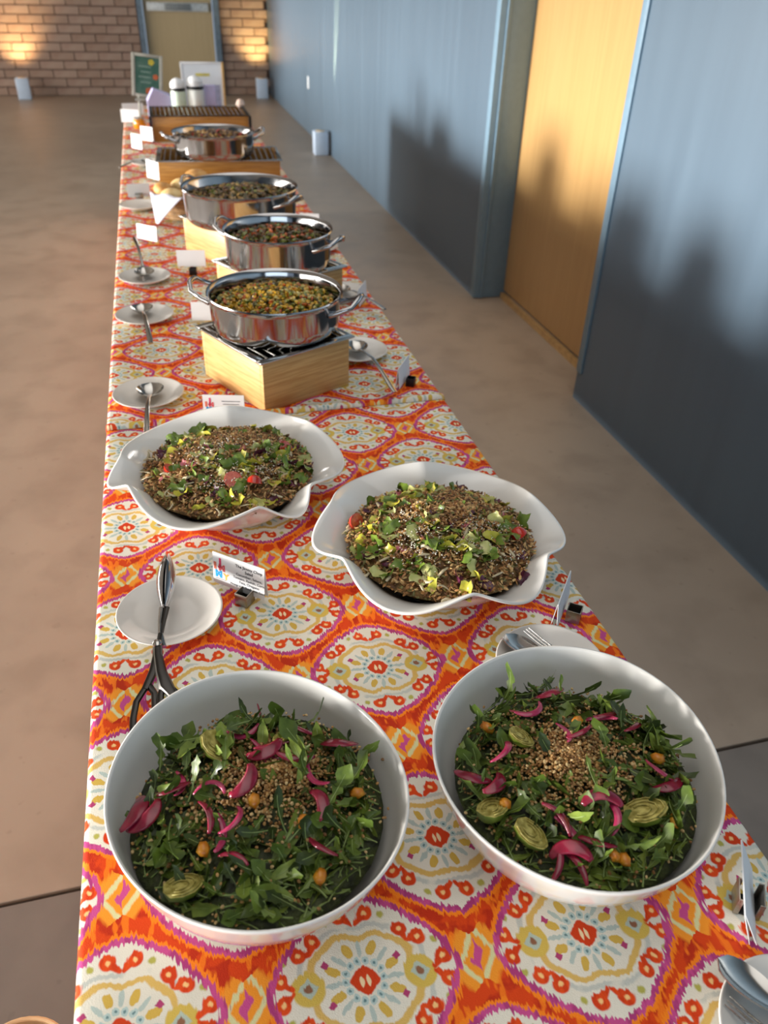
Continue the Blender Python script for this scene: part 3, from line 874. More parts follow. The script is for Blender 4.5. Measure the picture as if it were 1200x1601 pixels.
# crescent of onion and two seeds stuck to the bowl walls
o = link('onion_strip', onion_mesh(0.030, 1.7, 0.0034, 0.0012, 1, 0), None, (0.036, 0.634, T+0.085), Euler((radians(62), 0, radians(80))))
tag(o, 'red onion crescent clinging to the far inner wall of the left smooth bowl', 'onion')
for lab, p in (('brown seed stuck high on the right inner wall of the left smooth bowl', (0.163, 0.545, T+0.092)), ('brown seed stuck on the right inner wall of the right smooth bowl', (0.502, 0.480, T+0.080)), ('dark seed beside the onion crescent in the left smooth bowl', (0.025, 0.640, T+0.072))):
    tag(G().ball((0, 0, 0), (0.003, 0.002, 0.0015), sub=1).obj('seed', GRAIN[2], None, p), lab, 'seed')

# chopped salads
ROM = [leafmat('romaine_yellow', (196, 186, 70), (160, 160, 52)), leafmat('romaine_green', (118, 140, 54), (84, 108, 40)), leafmat('romaine_pale', (206, 204, 140), (180, 184, 108))]
RAD = [leafmat('radicchio_purple', (98, 40, 64), (66, 24, 44)), leafmat('pink_radish', (206, 122, 128), (180, 90, 104))]
def crumple(rng, s, mats, name):
    n = 6; v = []; f = []
    ph = [rng.uniform(0, 6) for _ in range(4)]
    for i in range(n):
        for j in range(n):
            x, y = (i/(n-1)-0.5)*s, (j/(n-1)-0.5)*s*rng.uniform(0.72, 0.8)
            edge = 1 if i in (0, n-1) or j in (0, n-1) else 0
            z = s*(0.10*sin(6*i/n+ph[0])+0.12*sin(7*j/n+ph[1])+0.06*sin(9*(i+j)/n+ph[2])) + edge*rng.uniform(-0.03, 0.08)*s
            v.append((x*(1+edge*rng.uniform(-.15, .2)), y*(1+edge*rng.uniform(-.15, .2)), z))
    for i in range(n-1):
        for j in range(n-1): f.append((i*n+j, (i+1)*n+j, (i+1)*n+j+1, i*n+j+1))
    return G().add(v, f).mesh(name, rng.choice(mats), True, 180)
ROMM = [crumple(R, R.uniform(0.019, 0.034), ROM, 'romaine_piece') for _ in range(12)]
RADM = [crumple(R, R.uniform(0.014, 0.024), RAD[:1], 'radicchio_piece') for _ in range(5)]
RDSM = [crumple(R, R.uniform(0.012, 0.020), RAD[1:], 'radish_piece') for _ in range(3)]
TOMS = mat('tomato_skin', (190, 40, 22), 0.18, var=0.15, scale=40, coat=0.5); TOMC = mat('tomato_flesh', (206, 92, 60), 0.25, var=0.3, scale=160, rgb2=(176, 46, 30), coat=0.3)
def tomato_half(label, loc, rot, group, s=1.0):
    prof = [(0, -0.0125), (0.006, -0.011), (0.0105, -0.0065), (0.0125, 0)]
    o = G().lathe(prof, 20).obj('cherry_tomato_half', TOMS, None, loc, rot, angle=180); o.scale = (s, s, s)
    tag(o, label, 'tomato', group)
    G().lathe([(0.0125, 0.0), (0.011, 0.0006), (0.008, -0.0003), (0.004, 0.0008), (0, 0.0006)], 20).obj('cut_face', TOMC, o, angle=180)
SEEDM = [mat('granola_brown', (182, 130, 76), 0.6, var=0.2, scale=90), mat('granola_tan', (222, 182, 122), 0.55, var=0.15, scale=90), mat('granola_dark', (120, 80, 48), 0.6, var=0.2, scale=90), mat('pepita_green', (128, 122, 70), 0.5, var=0.2, scale=90)]
CHEESE = mat('crumbled_cheese', (236, 230, 214), 0.6, var=0.05)
SLIV = mat('pale_celery_sliver', (222, 206, 168), 0.4, var=0.15, scale=60, coat=0.2)
SLM = [G().tube([(0.011*sin(t), 0.011*(1-cos(t)), 0) for t in (-1.1, -0.6, 0, 0.6, 1.1)], [0.0008, 0.002, 0.0026, 0.002, 0.0008], 6, flat=0.5).mesh('celery_sliver', SLIV, True, 180),
       G().tube([(-0.011, 0, 0), (0, 0.001, 0.001), (0.011, 0, 0)], [0.002, 0.0028, 0.0018], 6, flat=0.5).mesh('celery_sliver', SLIV, True, 180)]
BASE_CH = mat('chopped_underlayer', (160, 124, 74), 0.6, var=0.3, scale=120, rgb2=(108, 80, 46), bump=1.0, bscale=260)
def chopped_salad(c, rx, zc, ze, which, seed, toms, bare_dir, topc, pur):
    rng = random.Random(seed)
    h = mound('chopped_salad', c, rx, zc-0.002, ze, T+0.012, BASE_CH, 'brown chopped salad heaped in the %s' % which, seed, 0.005, (lambda a: 0.95), 0.54)
    def inside(x, y): return hypot(x-c[0], y-c[1]) < rx*0.98
    for i in range(112):
        while True:
            r = rx*0.93*sqrt(rng.random()); a = rng.uniform(0, 2*pi)
            x, y = c[0]+r*cos(a), c[1]+r*sin(a)
            d = hypot(x-topc[0], y-topc[1])
            if d > 0.055 or rng.random() < 0.16: break
        o = link('romaine_piece', rng.choice(ROMM), None, (x, y, h(x, y)+rng.uniform(0.002, 0.009)), Euler((rng.gauss(0, .5), rng.gauss(0, .5), rng.uniform(0, 6.3))))
        tag(o, 'crumpled %s romaine piece %s' % (('yellow', 'green', 'pale')[ROM.index(o.data.materials[0])], where(x-c[0], y-c[1], rx, which)), 'lettuce', 'romaine pieces in the %s' % which)
    for i in range(len(pur)+16):
        if i < len(pur): x, y = pur[i]
        else:
            r = rx*sqrt(rng.random()); a = rng.uniform(0, 2*pi); x, y = c[0]+r*cos(a), c[1]+r*sin(a)
        o = link('radicchio_piece', rng.choice(RADM), None, (x, y, h(x, y)+0.005), Euler((rng.gauss(0, .5), rng.gauss(0, .5), rng.uniform(0, 6.3))))
        tag(o, 'dark purple radicchio shred %s' % where(x-c[0], y-c[1], rx, which), 'radicchio', 'radicchio shreds in the %s' % which)
    for i in range(9):
        r = rx*0.8*sqrt(rng.random()); a = rng.uniform(0, 2*pi); x, y = c[0]+r*cos(a), c[1]+r*sin(a)
        o = link('radish_piece', rng.choice(RDSM), None, (x, y, h(x, y)+0.005), Euler((rng.gauss(0, .4), rng.gauss(0, .4), rng.uniform(0, 6.3))))
        tag(o, 'pink radish slice %s' % where(x-c[0], y-c[1], rx, which), 'radish', 'radish slices in the %s' % which)
    for i in range(46):
        r = rx*sqrt(rng.random()); a = rng.uniform(0, 2*pi); x, y = c[0]+r*cos(a), c[1]+r*sin(a)
        o = link('celery_sliver', rng.choice(SLM), None, (x, y, h(x, y)+0.006), Euler((rng.gauss(0, .4), rng.gauss(0, .4), rng.uniform(0, 6.3))))
        tag(o, 'pale cream celery sliver %s' % where(x-c[0], y-c[1], rx, which), 'celery', 'celery slivers in the %s' % which)
    for lab, x, y, rot, s in toms:
        tomato_half('cherry tomato half in the %s, %s' % (which, lab), (x, y, h(x, y)+0.009), rot, 'tomato halves in the %s' % which, s)
    def place(g):
        if g.random() < 0.5:
            r = abs(g.gauss(0, 0.055)); a = g.uniform(0, 2*pi); x, y = topc[0]+r*1.2*cos(a), topc[1]+r*0.85*sin(a)
            k = 0.009
        else:
            r = rx*sqrt(g.random()); a = g.uniform(0, 2*pi); x, y = c[0]+r*cos(a), c[1]+r*sin(a); k = 0.006
        if not inside(x, y): return None
        return (x, y, h(x, y)+g.uniform(0.0, k))
    o = scatter_bits('seed_topping', 8000, place, (0.0046, 0.0022, 0.0012), SEEDM, rng, True, (5, 4, 3, 2))
    tag(o, 'brown seed and granola topping strewn over the %s' % which, 'topping', None, 'stuff')
    cl = [(c[0]+rng.uniform(-0.6, 0.6)*rx, c[1]+rng.uniform(-0.75, 0.25)*rx) for _ in range(12)]
    def place2(g):
        q = g.choice(cl); x, y = q[0]+g.gauss(0, 0.019), q[1]+g.gauss(0, 0.013)
        return (x, y, h(x, y)+g.uniform(0.006, 0.012)) if inside(x, y) else None
    o = scatter_bits('cheese_crumbs', 480, place2, (0.0017, 0.0009, 0.0006), [CHEESE], rng, True)
    tag(o, 'white cheese crumbs scattered over the %s' % which, 'cheese', None, 'stuff')
LR, RR_ = 'left ruffled bowl', 'right ruffled bowl'
chopped_salad((0.053, 1.226), 0.154, T+0.112, T+0.076, LR, 5,
    [('large, cut side up near the rim', 0.056, 1.142, Euler((radians(38), 0.1, 0)), 1.25), ('skin up beside the large cut one', 0.090, 1.132, Euler((radians(150), 0.3, 0)), 1.1), ('small and red at the left', -0.047, 1.210, Euler((radians(40), 0.2, 1)), 0.8), ('dark at the right edge', 0.160, 1.235, Euler((radians(50), 0.6, 0.4)), 1.3)],
    0, (0.075, 1.285), [(-0.053, 1.275), (-0.015, 1.29), (0.077, 1.240), (0.028, 1.118), (0.02, 1.128), (-0.06, 1.265)])
chopped_salad((0.361, 0.946), 0.154, T+0.112, T+0.076, RR_, 9,
    [('at the far left edge', 0.238, 1.000, Euler((radians(60), 0.2, 0.5)), 1.1), ('red at the right edge', 0.478, 0.905, Euler((radians(150), 0.3, 1.5)), 1.1)],
    0, (0.405, 0.985), [(0.352, 0.958), (0.358, 0.966), (0.255, 0.885), (0.285, 1.030), (0.30, 0.88)])

# ------------------------------------------------------------------ plates, cutlery
PLATE_PROFILE = [(0, 0.003), (0.038, 0.003), (0.042, 0.0), (0.046, 0.002), (0.062, 0.009), (0.0775, 0.0175), (0.0790, 0.0190), (0.0780, 0.0200), (0.0755, 0.0192), (0.060, 0.0115), (0.046, 0.0055), (0.036, 0.0050), (0, 0.0050)]
PLM = G().lathe(PLATE_PROFILE, 56).mesh('saucer', M['plate'], True, 180)
def plate(label, x, y, s=1.0):
    o = link('saucer', PLM, None, (x, y, T)); o.scale = (s, s, 1)
    return tag(o, label, 'plate', 'white saucers for serving tools')
plate('white saucer under the dark-handled tongs', -0.0665, 0.940)
plate('white saucer half behind the right smooth bowl', 0.455, 0.706)
plate('white saucer cut by the bottom right corner', 0.484, 0.202)
plate('white saucer behind the left ruffled bowl', -0.087, 1.697)
plate('white saucer left of the frontmost steel pan', -0.090, 2.195)
plate('white saucer with a dark spoon, left of the second pan', -0.086, 2.527)
plate('white saucer right of the frontmost wooden box', 0.434, 1.847)
plate('white saucer behind the right handle of the frontmost pan', 0.484, 2.288)
plate('white saucer at the right end of the second pan', 0.495, 2.757)
plate('white saucer left of the bread basket', -0.095, 3.42)
plate('white saucer with a spoon left of the fourth pan', -0.060, 4.25)

def spoon_mesh(L, bl, bw, hw=0.006, drop=0.010, depth=0.010, m='steel', name='spoon'):
    """bowl centred at origin, handle along +x"""
    g = G(); nu, nv = 12, 9; v = []; f = []
    for sgn, off in ((1, 0.0), (-1, -0.0012)):
        for i in range(nu+1):
            t = i/nu*2-1
            w = bw*(max(0, 1-t*t))**0.5*(1-0.18*t)
            for j in range(nv):
                s_ = j/(nv-1)*2-1
                v.append((t*bl, s_*w, -depth*(1-s_*s_)*max(0, 1-t*t)**0.8+off))
    one = (nu+1)*nv
    for k in range(2):
        for i in range(nu):
            for j in range(nv-1):
                a = k*one+i*nv+j; f.append((a, a+1, a+nv+1, a+nv))
    for i in range(nu):
        for j in (0, nv-1): f.append((i*nv+j, (i+1)*nv+j, one+(i+1)*nv+j, one+i*nv+j))
    g.add(v, f)
    bowl = g.mesh(name+'_bowl', M[m], True, 60)
    pts = [(bl*0.90, 0, 0.0), (bl+0.012, 0, 0.004), (bl+0.03, 0, 0.008), (L*0.45, 0, drop), (L*0.7, 0, drop*0.7), (L*0.9, 0, drop*0.3), (L, 0, drop*0.2)]
    handle = G().tube(pts, [0.006, 0.0042, 0.0038, 0.0045, hw*0.95, hw*1.2, hw*0.9], 8, flat=0.35).mesh(name+'_handle', M[m], True, 60)
    return bowl, handle
def spoon(meshes, label, loc, rot, group='serving spoons on saucers'):
    t = thing('serving_spoon', label, 'spoon', loc, 0, group); t.rotation_euler = rot
    link('spoon_bowl', meshes[0], t); link('handle', meshes[1], t)
    return t
SP1 = spoon_mesh(0.24, 0.036, 0.024)
spoon(SP1, 'polished serving spoon on the saucer behind the right smooth bowl', (0.426, 0.736, T+0.028), Euler((radians(-18), radians(-2), radians(-62))))
spoon(SP1, 'large polished serving spoon on the saucer at the bottom right corner', (0.456, 0.252, T+0.036), Euler((radians(-24), radians(0), radians(-58))))
LAD = spoon_mesh(0.30, 0.036, 0.030, drop=0.020, depth=0.016, name='ladle')
spoon(LAD, 'steel ladle on the saucer behind the left ruffled bowl', (-0.082, 1.690, T+0.029), Euler((0, radians(-1), radians(-92))))
spoon(LAD, 'steel spoon with a broad handle on the saucer left of the frontmost pan', (-0.095, 2.215, T+0.030), Euler((0, radians(-2), radians(-86))))
spoon(LAD, 'dark steel ladle on the saucer left of the second pan', (-0.086, 2.540, T+0.030), Euler((0, radians(-3), radians(95))))
spoon(LAD, 'steel ladle with handle hanging off the saucer right of the wooden box', (0.432, 1.845, T+0.029), Euler((0, radians(-1), radians(-86))))
spoon(SP1, 'steel spoon on the saucer behind the front pan handle', (0.490, 2.290, T+0.026), Euler((0, radians(-2), radians(-72))))
spoon(SP1, 'steel spoon on the saucer left of the fourth pan', (-0.060, 4.240, T+0.026), Euler((0, radians(-2), radians(-120))))
# fork beside the spoon
fk = thing('serving_fork', 'polished serving fork beside the spoon behind the right smooth bowl', 'fork', (0.453, 0.741, T+0.026), radians(-64))
for dy in (-0.005, 0.0, 0.005):
    G().tube([(-0.028, dy*1.1, 0.004), (0.0, dy, 0.001), (0.020, dy*0.9, 0.001)], [0.0006, 0.0014, 0.0016], 6).obj('tine', M['steel'], fk)
G().tube([(0.016, 0, 0.001), (0.028, 0, 0.002), (0.045, 0, 0.004), (0.10, 0, 0.007), (0.16, 0, 0.001)], [0.0065, 0.005, 0.003, 0.0035, 0.006], 8, flat=0.3).obj('handle', M['steel'], fk)
# second tool on the corner saucer
fk2 = thing('serving_fork', 'steel serving fork under the spoon at the bottom right corner', 'fork', (0.440, 0.233, T+0.020), radians(-62))
for dy in (-0.005, 0.0, 0.005):
    G().tube([(-0.020, dy*1.1, 0.001), (0.0, dy, 0.0), (0.020, dy*0.9, 0.001)], [0.0006, 0.0014, 0.0016], 6).obj('tine', M['steel'], fk2)
G().tube([(0.016, 0, 0.001), (0.028, 0, 0.002), (0.045, 0, 0.003), (0.10, 0, 0.005), (0.16, 0, 0.001)], [0.0065, 0.005, 0.003, 0.0035, 0.006], 8, flat=0.3).obj('handle', M['steel'], fk2)

# tongs: two scoops standing together on the saucer, pivot, dark scissor handles
tg = thing('salad_tongs', 'scissor salad tongs with dark handles resting on the left saucer', 'tongs', (-0.080, 0.850, T), 0)
def scoop(sgn):
    v = []; f = []; nu, nv = 12, 9
    for lay in (0, 1):
        for i in range(nu+1):
            t = i/nu
            hh = 0.0175*(sin(pi*(0.04+0.94*t)))**0.6
            for j in range(nv):
                a = -pi/2+pi*j/(nv-1)
                bul = 0.0125*(sin(pi*(0.03+0.95*t)))**0.8 - 0.0011*lay
                v.append((0.008+(t*0.010)+sgn*(0.0015+bul*cos(a)), 0.060+0.115*t, 0.047+0.010*t+(hh-0.0008*lay)*sin(a)))
    one = (nu+1)*nv
    for k in (0, 1):
        for i in range(nu):
            for j in range(nv-1):
                a = k*one+i*nv+j; f.append((a, a+1, a+nv+1, a+nv))
    for i in range(nu):
        for j in (0, nv-1): f.append((i*nv+j, (i+1)*nv+j, one+(i+1)*nv+j, one+i*nv+j))
    return G().add(v, f).obj('scoop', M['chrome'], tg, angle=60)
scoop(1); scoop(-1)
for sgn in (1, -1):
    G().tube([(-0.003*sgn, 0.0, 0.030+0.002*sgn), (0.0, 0.022, 0.033), (0.003+0.003*sgn, 0.042, 0.038), (0.008+0.004*sgn, 0.062, 0.047)], [0.0042, 0.0040, 0.0030, 0.0040], 8, flat=1.0).obj('neck', M['gunmetal'] if sgn > 0 else M['steel'], tg)
G().lathe([(0, 0.0445), (0.004, 0.0440), (0.0062, 0.042), (0.0062, 0.020), (0, 0.020)], 16).obj('pivot_rivet', M['steel'], tg, (-0.0045, -0.004, 0))
def ring_path(cx_, cy_, rx, ry, z, rz, n=24):
    return [(cx_+rx*cos(a)*cos(rz)-ry*sin(a)*sin(rz), cy_+rx*cos(a)*sin(rz)+ry*sin(a)*cos(rz), z) for a in (2*pi*i/n for i in range(n))]
hl = G().tube([(-0.005, 0.004, 0.034), (-0.007, -0.020, 0.032), (-0.012, -0.045, 0.028), (-0.024, -0.070, 0.022)], [0.006, 0.0055, 0.0065, 0.0055], 8, flat=0.7)
hl.tube([(-0.024, -0.068, 0.022), (-0.036, -0.086, 0.018), (-0.041, -0.110, 0.013), (-0.042, -0.140, 0.009), (-0.038, -0.160, 0.008), (-0.030, -0.168, 0.008), (-0.021, -0.160, 0.008), (-0.017, -0.140, 0.010), (-0.013, -0.110, 0.015), (-0.012, -0.080, 0.021), (-0.017, -0.067, 0.022)], 0.0046, 8, closed=True, flat=0.8)
hl.obj('handle', M['gunmetal'], tg)
hr = G().tube([(-0.004, 0.004, 0.037), (-0.004, -0.025, 0.037), (-0.001, -0.055, 0.034), (0.004, -0.078, 0.030), (0.014, -0.096, 0.026)], [0.006, 0.006, 0.0075, 0.010, 0.006], 8, flat=0.7)
hr.tube([(0.000, -0.074, 0.030), (0.010, -0.080, 0.028), (0.022, -0.096, 0.024), (0.026, -0.115, 0.018), (0.022, -0.140, 0.010), (0.012, -0.160, 0.007), (0.000, -0.165, 0.007), (-0.006, -0.150, 0.008), (-0.006, -0.120, 0.015), (-0.004, -0.090, 0.026)], 0.0046, 8, closed=True, flat=0.8)
hr.obj('handle', M['gunmetal'], tg)

# ------------------------------------------------------------------ cards and holders
CARD_W, CARD_H = 0.089, 0.050
def tent_card(label, x, y, ang, zb=0.0, detail=0, tilt=0.12, w=CARD_W, h=CARD_H, gap=0.010, group='folded white name cards'):
    """folded card: local +x runs along the card, the printed face looks to local -y; the fold is the top edge"""
    t = thing('name_card', label, 'card', (x, y, T+zb), ang, group)
    th = atan2(gap/2, h)
    for s, nm in ((-1, 'front_panel'), (1, 'back_panel')):
        g = G().box((0, 0, -h/2), (w, 0.0007, h))
        o = g.obj(nm, M['paper'], t, (0, s*0.0004, h*cos(th)), (s*th, 0, 0), smooth=False)
        if s == -1:
            if detail:
                rm = (radians(90), 0, 0); yy = -0.0006
                kk = h/0.050
                def tx(body, size, xx, zz, m='ink', b=0.00006): return text_mesh(body, size*kk, M[m], 'lettering', o, (xx*kk, yy, zz*kk), rm, 'CENTER', 0.00008, b)
                if detail == 2:
                    tx('The Jimmy Chop', 0.0062, 0.017, -0.0115, 'ink_dark', 0.00012); tx('Salad', 0.0062, 0.017, -0.0180, 'ink_dark', 0.00012)
                    tx('Cucumber, Salami,', 0.0055, 0.017, -0.0245); tx('Tomato, Radish, Corn,', 0.0055, 0.017, -0.0305)
                    tx('Feta, Oregano', 0.0055, 0.017, -0.0365); tx('Vinaigrette, Sunflower Seed', 0.0050, 0.014, -0.0425)
                else:
                    for k in range(4): G().box((0.016, -0.0006, -0.014-0.0065*k), (0.040-0.005*(k % 2), 0.0003, 0.0016)).obj('print_line', M['ink'], o, smooth=False)
                # stacked block letters of the badge
                def lg(ch, size, xx, zz, m, b=0.0011): text_mesh(ch, size*kk, M['logo_'+m], 'logo_letter', o, (xx*kk, yy, zz*kk), rm, 'CENTER', 0.00008, b)
                lg('J', 0.0165, -0.0290, -0.0190, 'pink'); lg('I', 0.0125, -0.0375, -0.0250, 'salmon', 0.0018); lg('M', 0.0130, -0.0265, -0.0262, 'coral', 0.0011)
                lg('M', 0.0140, -0.0320, -0.0375, 'blue', 0.0013); lg('Y', 0.0125, -0.0200, -0.0385, 'gold', 0.0010)
                G().box((-0.029*kk, -0.0006, -0.0405*kk), (0.018*kk, 0.0003, 0.0007)).obj('underline', M['ink_dark'], o, smooth=False)
    return t
def holder(label, x, y, ang, s=0.022, m='brushed', group='metal cube card holders', slot=0):
    """open-topped metal cube"""
    o = thing('card_holder', label, 'card holder', (x, y, T), ang, group)
    w = 0.0014
    q = (s-2*w-slot)/2; e = slot/2+q/2
    ends = ((-s/2+w/2, 0, w, s-2*w), (s/2-w/2, 0, w, s-2*w)) if not slot else tuple((a*(s/2-w/2), b*e, w, q) for a in (-1, 1) for b in (-1, 1))
    for (cx_, cy_, dx, dy) in ((0, -s/2+w/2, s, w), (0, s/2-w/2, s, w)) + ends:
        G().box((cx_, cy_, s/2), (dx, dy, s), bev=0.0003).obj('side_plate', M[m], o)
    G().box((0, 0, w/2), (s-2*w, s-2*w, w)).obj('bottom_plate', M['black'], o)
    return o
a1 = atan2(-0.063, 0.073)
n1 = (sin(a1), -cos(a1))             # direction the card faces
tent_card('printed name card with a colourful letter badge, facing the camera', 0.0435, 0.9735, a1, 0.010, 2, w=0.0965, h=0.0585)
holder('small metal cube clipped in front of the badge card', 0.0435+n1[0]*0.0165+0.0145, 0.9735+n1[1]*0.0165-0.009, a1)
a2 = atan2(0.063, 0.049)+pi
tent_card('name card seen almost edge on beside the right ruffled bowl', 0.520, 0.813, a2, 0.008, 1)
holder('metal cube holder with black inside at the right ruffled bowl', 0.5385, 0.8010, a2)
a3 = radians(57)+pi
tent_card('name card seen edge on at the bottom right of the cloth', 0.523, 0.334, a3, 0.003, 1, gap=0.006).rotation_euler = (radians(24), 0, a3)
holder('metal cube holder at the bottom right of the cloth', 0.5185, 0.3365, a3, 0.027, slot=0.016)
tent_card('white card between the left ruffled bowl and the wooden box', 0.072, 1.560, radians(-14), 0.012, 1)
tent_card('white card standing right of the wooden box, turned sideways', 0.505, 1.665, radians(58)+pi, 0.006)
holder('dark metal cube holder right of the wooden box', 0.522, 1.652, radians(58), 0.020, 'black')
tent_card('white card half hidden behind the left side of the front pan', 0.080, 2.14, radians(-12), 0.010)
tent_card('white card in front of the second wooden box', 0.062, 2.585, radians(-10), 0.022)
tent_card('white card turned aside on the cloth below the napkin', -0.070, 2.93, radians(-42), 0.014)
tent_card('square white card left of the bread basket', -0.096, 3.56, radians(4), 0.016)
tent_card('tall narrow white card left of the fourth pan box', -0.030, 3.90, radians(-55), 0.012, w=0.089, h=0.075)
tent_card('white card left of the far wooden box, nearer of two', -0.098, 4.62, radians(-50), 0.010, w=0.08, h=0.07)
tent_card('white card left of the far wooden box, farther of two', -0.045, 4.84, radians(-40), 0.010, w=0.08, h=0.07)
tent_card('white card beside the little orange jar', -0.135, 5.47, radians(-18), 0.008, w=0.11, h=0.07)
tent_card('white card at the far left end of the table', -0.120, 5.80, radians(6), 0.008, w=0.13, h=0.06)
tent_card('white card lying right of the second pan', 0.535, 3.10, radians(-15), 0.004, w=0.075, h=0.035)
tent_card('white card seen through the front pan handle at right', 0.533, 2.215, radians(62), 0.006)
holder('metal cube holder under the card in front of the second wooden box', 0.063, 2.565, radians(-10), 0.022, 'black')
holder('metal cube holder under the square card left of the bread', -0.096, 3.54, radians(4), 0.030)

# ------------------------------------------------------------------ wooden warmer boxes with grills
def warmer(label, x, y, sx, sy, hgt, rz, wood='bamboo', nb=11, dark_frame=False):
    t = thing('warmer_box', label, 'warmer box', (x, y, T), rz, 'wooden warmer boxes with grill tops')
    th = 0.012
    for (cx_, cy_, dx, dy) in ((0, -sy/2+th/2, sx, th), (0, sy/2-th/2, sx, th), (-sx/2+th/2, 0, th, sy-2*th), (sx/2-th/2, 0, th, sy-2*th)):
        G().box((cx_, cy_, hgt/2), (dx, dy, hgt), bev=0.001).obj('side_panel', M[wood], t)
    G().box((0, 0, 0.012), (sx-2*th, sy-2*th, 0.004)).obj('dark_void_plate', M['black'], t)  # black plate added to stand in for the shade under the grill
    e = 0.010
    for (cx_, cy_, dx, dy) in ((0, -sy/2, sx+2*e, 2*e), (0, sy/2, sx+2*e, 2*e), (-sx/2, 0, 2*e, sy-2*e), (sx/2, 0, 2*e, sy-2*e)):
        G().box((cx_, cy_, hgt+0.002), (dx, dy, 0.004), bev=0.001).obj('grill_frame', M['black' if dark_frame else 'steel'], t)
    bar = G().tube([(0, -sy/2+e, 0), (0, sy/2-e, 0)], 0.003, 8).mesh('grill_bar', M['steel'], True, 60)
    for i in range(nb):
        link('grill_bar', bar, t, (-sx/2+sx*(i+1)/(nb+1), 0, hgt+0.001))
    return t
warmer('light bamboo box set cornerwise under the frontmost steel pan', 0.212, 1.745, 0.240, 0.256, 0.120, radians(26.5), nb=10)
warmer('light bamboo box under the second steel pan', 0.300, 2.27, 0.26, 0.26, 0.112, radians(28), nb=10)
warmer('light bamboo box under the third, largest steel pan', 0.246, 2.78, 0.28, 0.28, 0.112, radians(30), nb=10)
warmer('wide brown wooden box under the fourth pan', 0.262, 3.86, 0.52, 0.30, 0.115, radians(-3), 'bamboo_dark', 20)
wb0 = warmer('wide golden wooden box with black frame at the far end', 0.250, 5.03, 0.52, 0.34, 0.125, 0, 'bamboo_dark', 20, True)
for sx in (-0.268, 0.268):
    G().box((sx, -0.176, 0.0625), (0.014, 0.014, 0.125)).obj('corner_post', M['black'], wb0, smooth=False)

# ------------------------------------------------------------------ steel pans and stews
VEG = dict(
  yellow=mat('stew_corn_yellow', (226, 176, 44), 0.3, var=0.2, scale=80, coat=0.4), green=mat('stew_green', (132, 138, 44), 0.3, var=0.25, scale=80, coat=0.4),
  orange=mat('stew_carrot', (206, 96, 26), 0.3, var=0.2, scale=80, coat=0.4), olive=mat('stew_olive', (92, 80, 30), 0.35, var=0.3, scale=80, coat=0.3),
  tan=mat('stew_tan', (176, 140, 80), 0.4, var=0.2, scale=80, coat=0.2), brown=mat('stew_brown', (98, 62, 28), 0.35, var=0.3, scale=80, coat=0.3),
  red=mat('stew_red', (196, 50, 36), 0.3, var=0.2, scale=80, coat=0.3), pale=mat('stew_pale', (214, 196, 120), 0.35, var=0.15, scale=80, coat=0.3))
def pan(label, stew_label, x, y, r, hgt, zb, hang, food, weights, seed, n=900, dims=(0.0055, 0.0045, 0.004)):
    t = thing('steel_pan', label, 'pan', (x, y, T+zb), hang, 'steel serving pans')
    k = r/0.15
    prof = [(0, 0.0), (0.125*k, 0.0), (0.136*k, 0.004), (0.142*k, 0.014), (0.1445*k, 0.03), (0.146*k, hgt-0.012), (0.148*k, hgt-0.004), (0.1515*k, hgt), (0.1505*k, hgt+0.003), (0.146*k, hgt+0.0015), (0.1425*k, hgt-0.006), (0.141*k, 0.03), (0.136*k, 0.010), (0.12*k, 0.005), (0, 0.005)]
    G().lathe(prof, 72).obj('pan_body', M['chrome'], t, angle=50)
    for s in (-1, 1):
        h = G()
        z = hgt*0.70
        x0 = 0.146*k*s
        pts = [(x0*0.99, -0.046, z), (x0+0.016*s, -0.046, z+0.006), (x0+0.040*s, -0.036, z+0.018), (x0+0.050*s, -0.016, z+0.031), (x0+0.051*s, 0.0, z+0.033), (x0+0.050*s, 0.016, z+0.031), (x0+0.040*s, 0.036, z+0.018), (x0+0.016*s, 0.046, z+0.006), (x0*0.99, 0.046, z)]
        pts = [(p[0]-(0.006*s if abs(p[1]) > 0.04 else 0), p[1], p[2]) for p in pts]
        h.tube(pts, [0.008, 0.0062, 0.0058, 0.0062, 0.0066, 0.0062, 0.0058, 0.0062, 0.008], 10)
        h.obj('handle', M['chrome'], t)
    rng = random.Random(seed)
    ri = 0.139*k
    zc, ze = T+zb+hgt*0.90, T+zb+hgt*0.62
    h2 = mound('vegetable_stew', (x, y), ri, zc, ze, T+zb+0.010, VEG['olive'], stew_label, seed, 0.004)
    def place(g):
        rr = ri*0.96*sqrt(g.random()); a = g.uniform(0, 2*pi); px, py = x+rr*cos(a), y+rr*sin(a)
        return (px, py, h2(px, py)+g.uniform(-0.001, 0.006))
    o = scatter_bits('stew_pieces', n, place, dims, [VEG[f] for f in food], rng, True, weights)
    tag(o, 'diced pieces in the %s' % stew_label, 'stew', None, 'stuff')
pan('frontmost polished steel pan of yellow vegetable stew', 'yellow corn and vegetable stew in the frontmost pan', 0.220, 1.762, 0.154, 0.088, 0.1245, radians(-27), ('yellow', 'green', 'orange', 'olive', 'pale'), (8, 4, 3, 3, 2), 11, 1300, (0.0065, 0.005, 0.0045))
pan('second polished steel pan, stew with orange pieces', 'green stew with orange pieces in the second pan', 0.298, 2.252, 0.152, 0.102, 0.1165, radians(-40), ('green', 'olive', 'orange', 'brown'), (4, 6, 3, 3), 12, 700, (0.010, 0.006, 0.005))
pan('third polished steel pan, largest, of tan stew', 'tan and green stew in the third pan', 0.245, 2.745, 0.188, 0.108, 0.1165, radians(-45), ('olive', 'tan', 'green', 'brown'), (5, 4, 2, 4), 13, 800, (0.011, 0.007, 0.006))
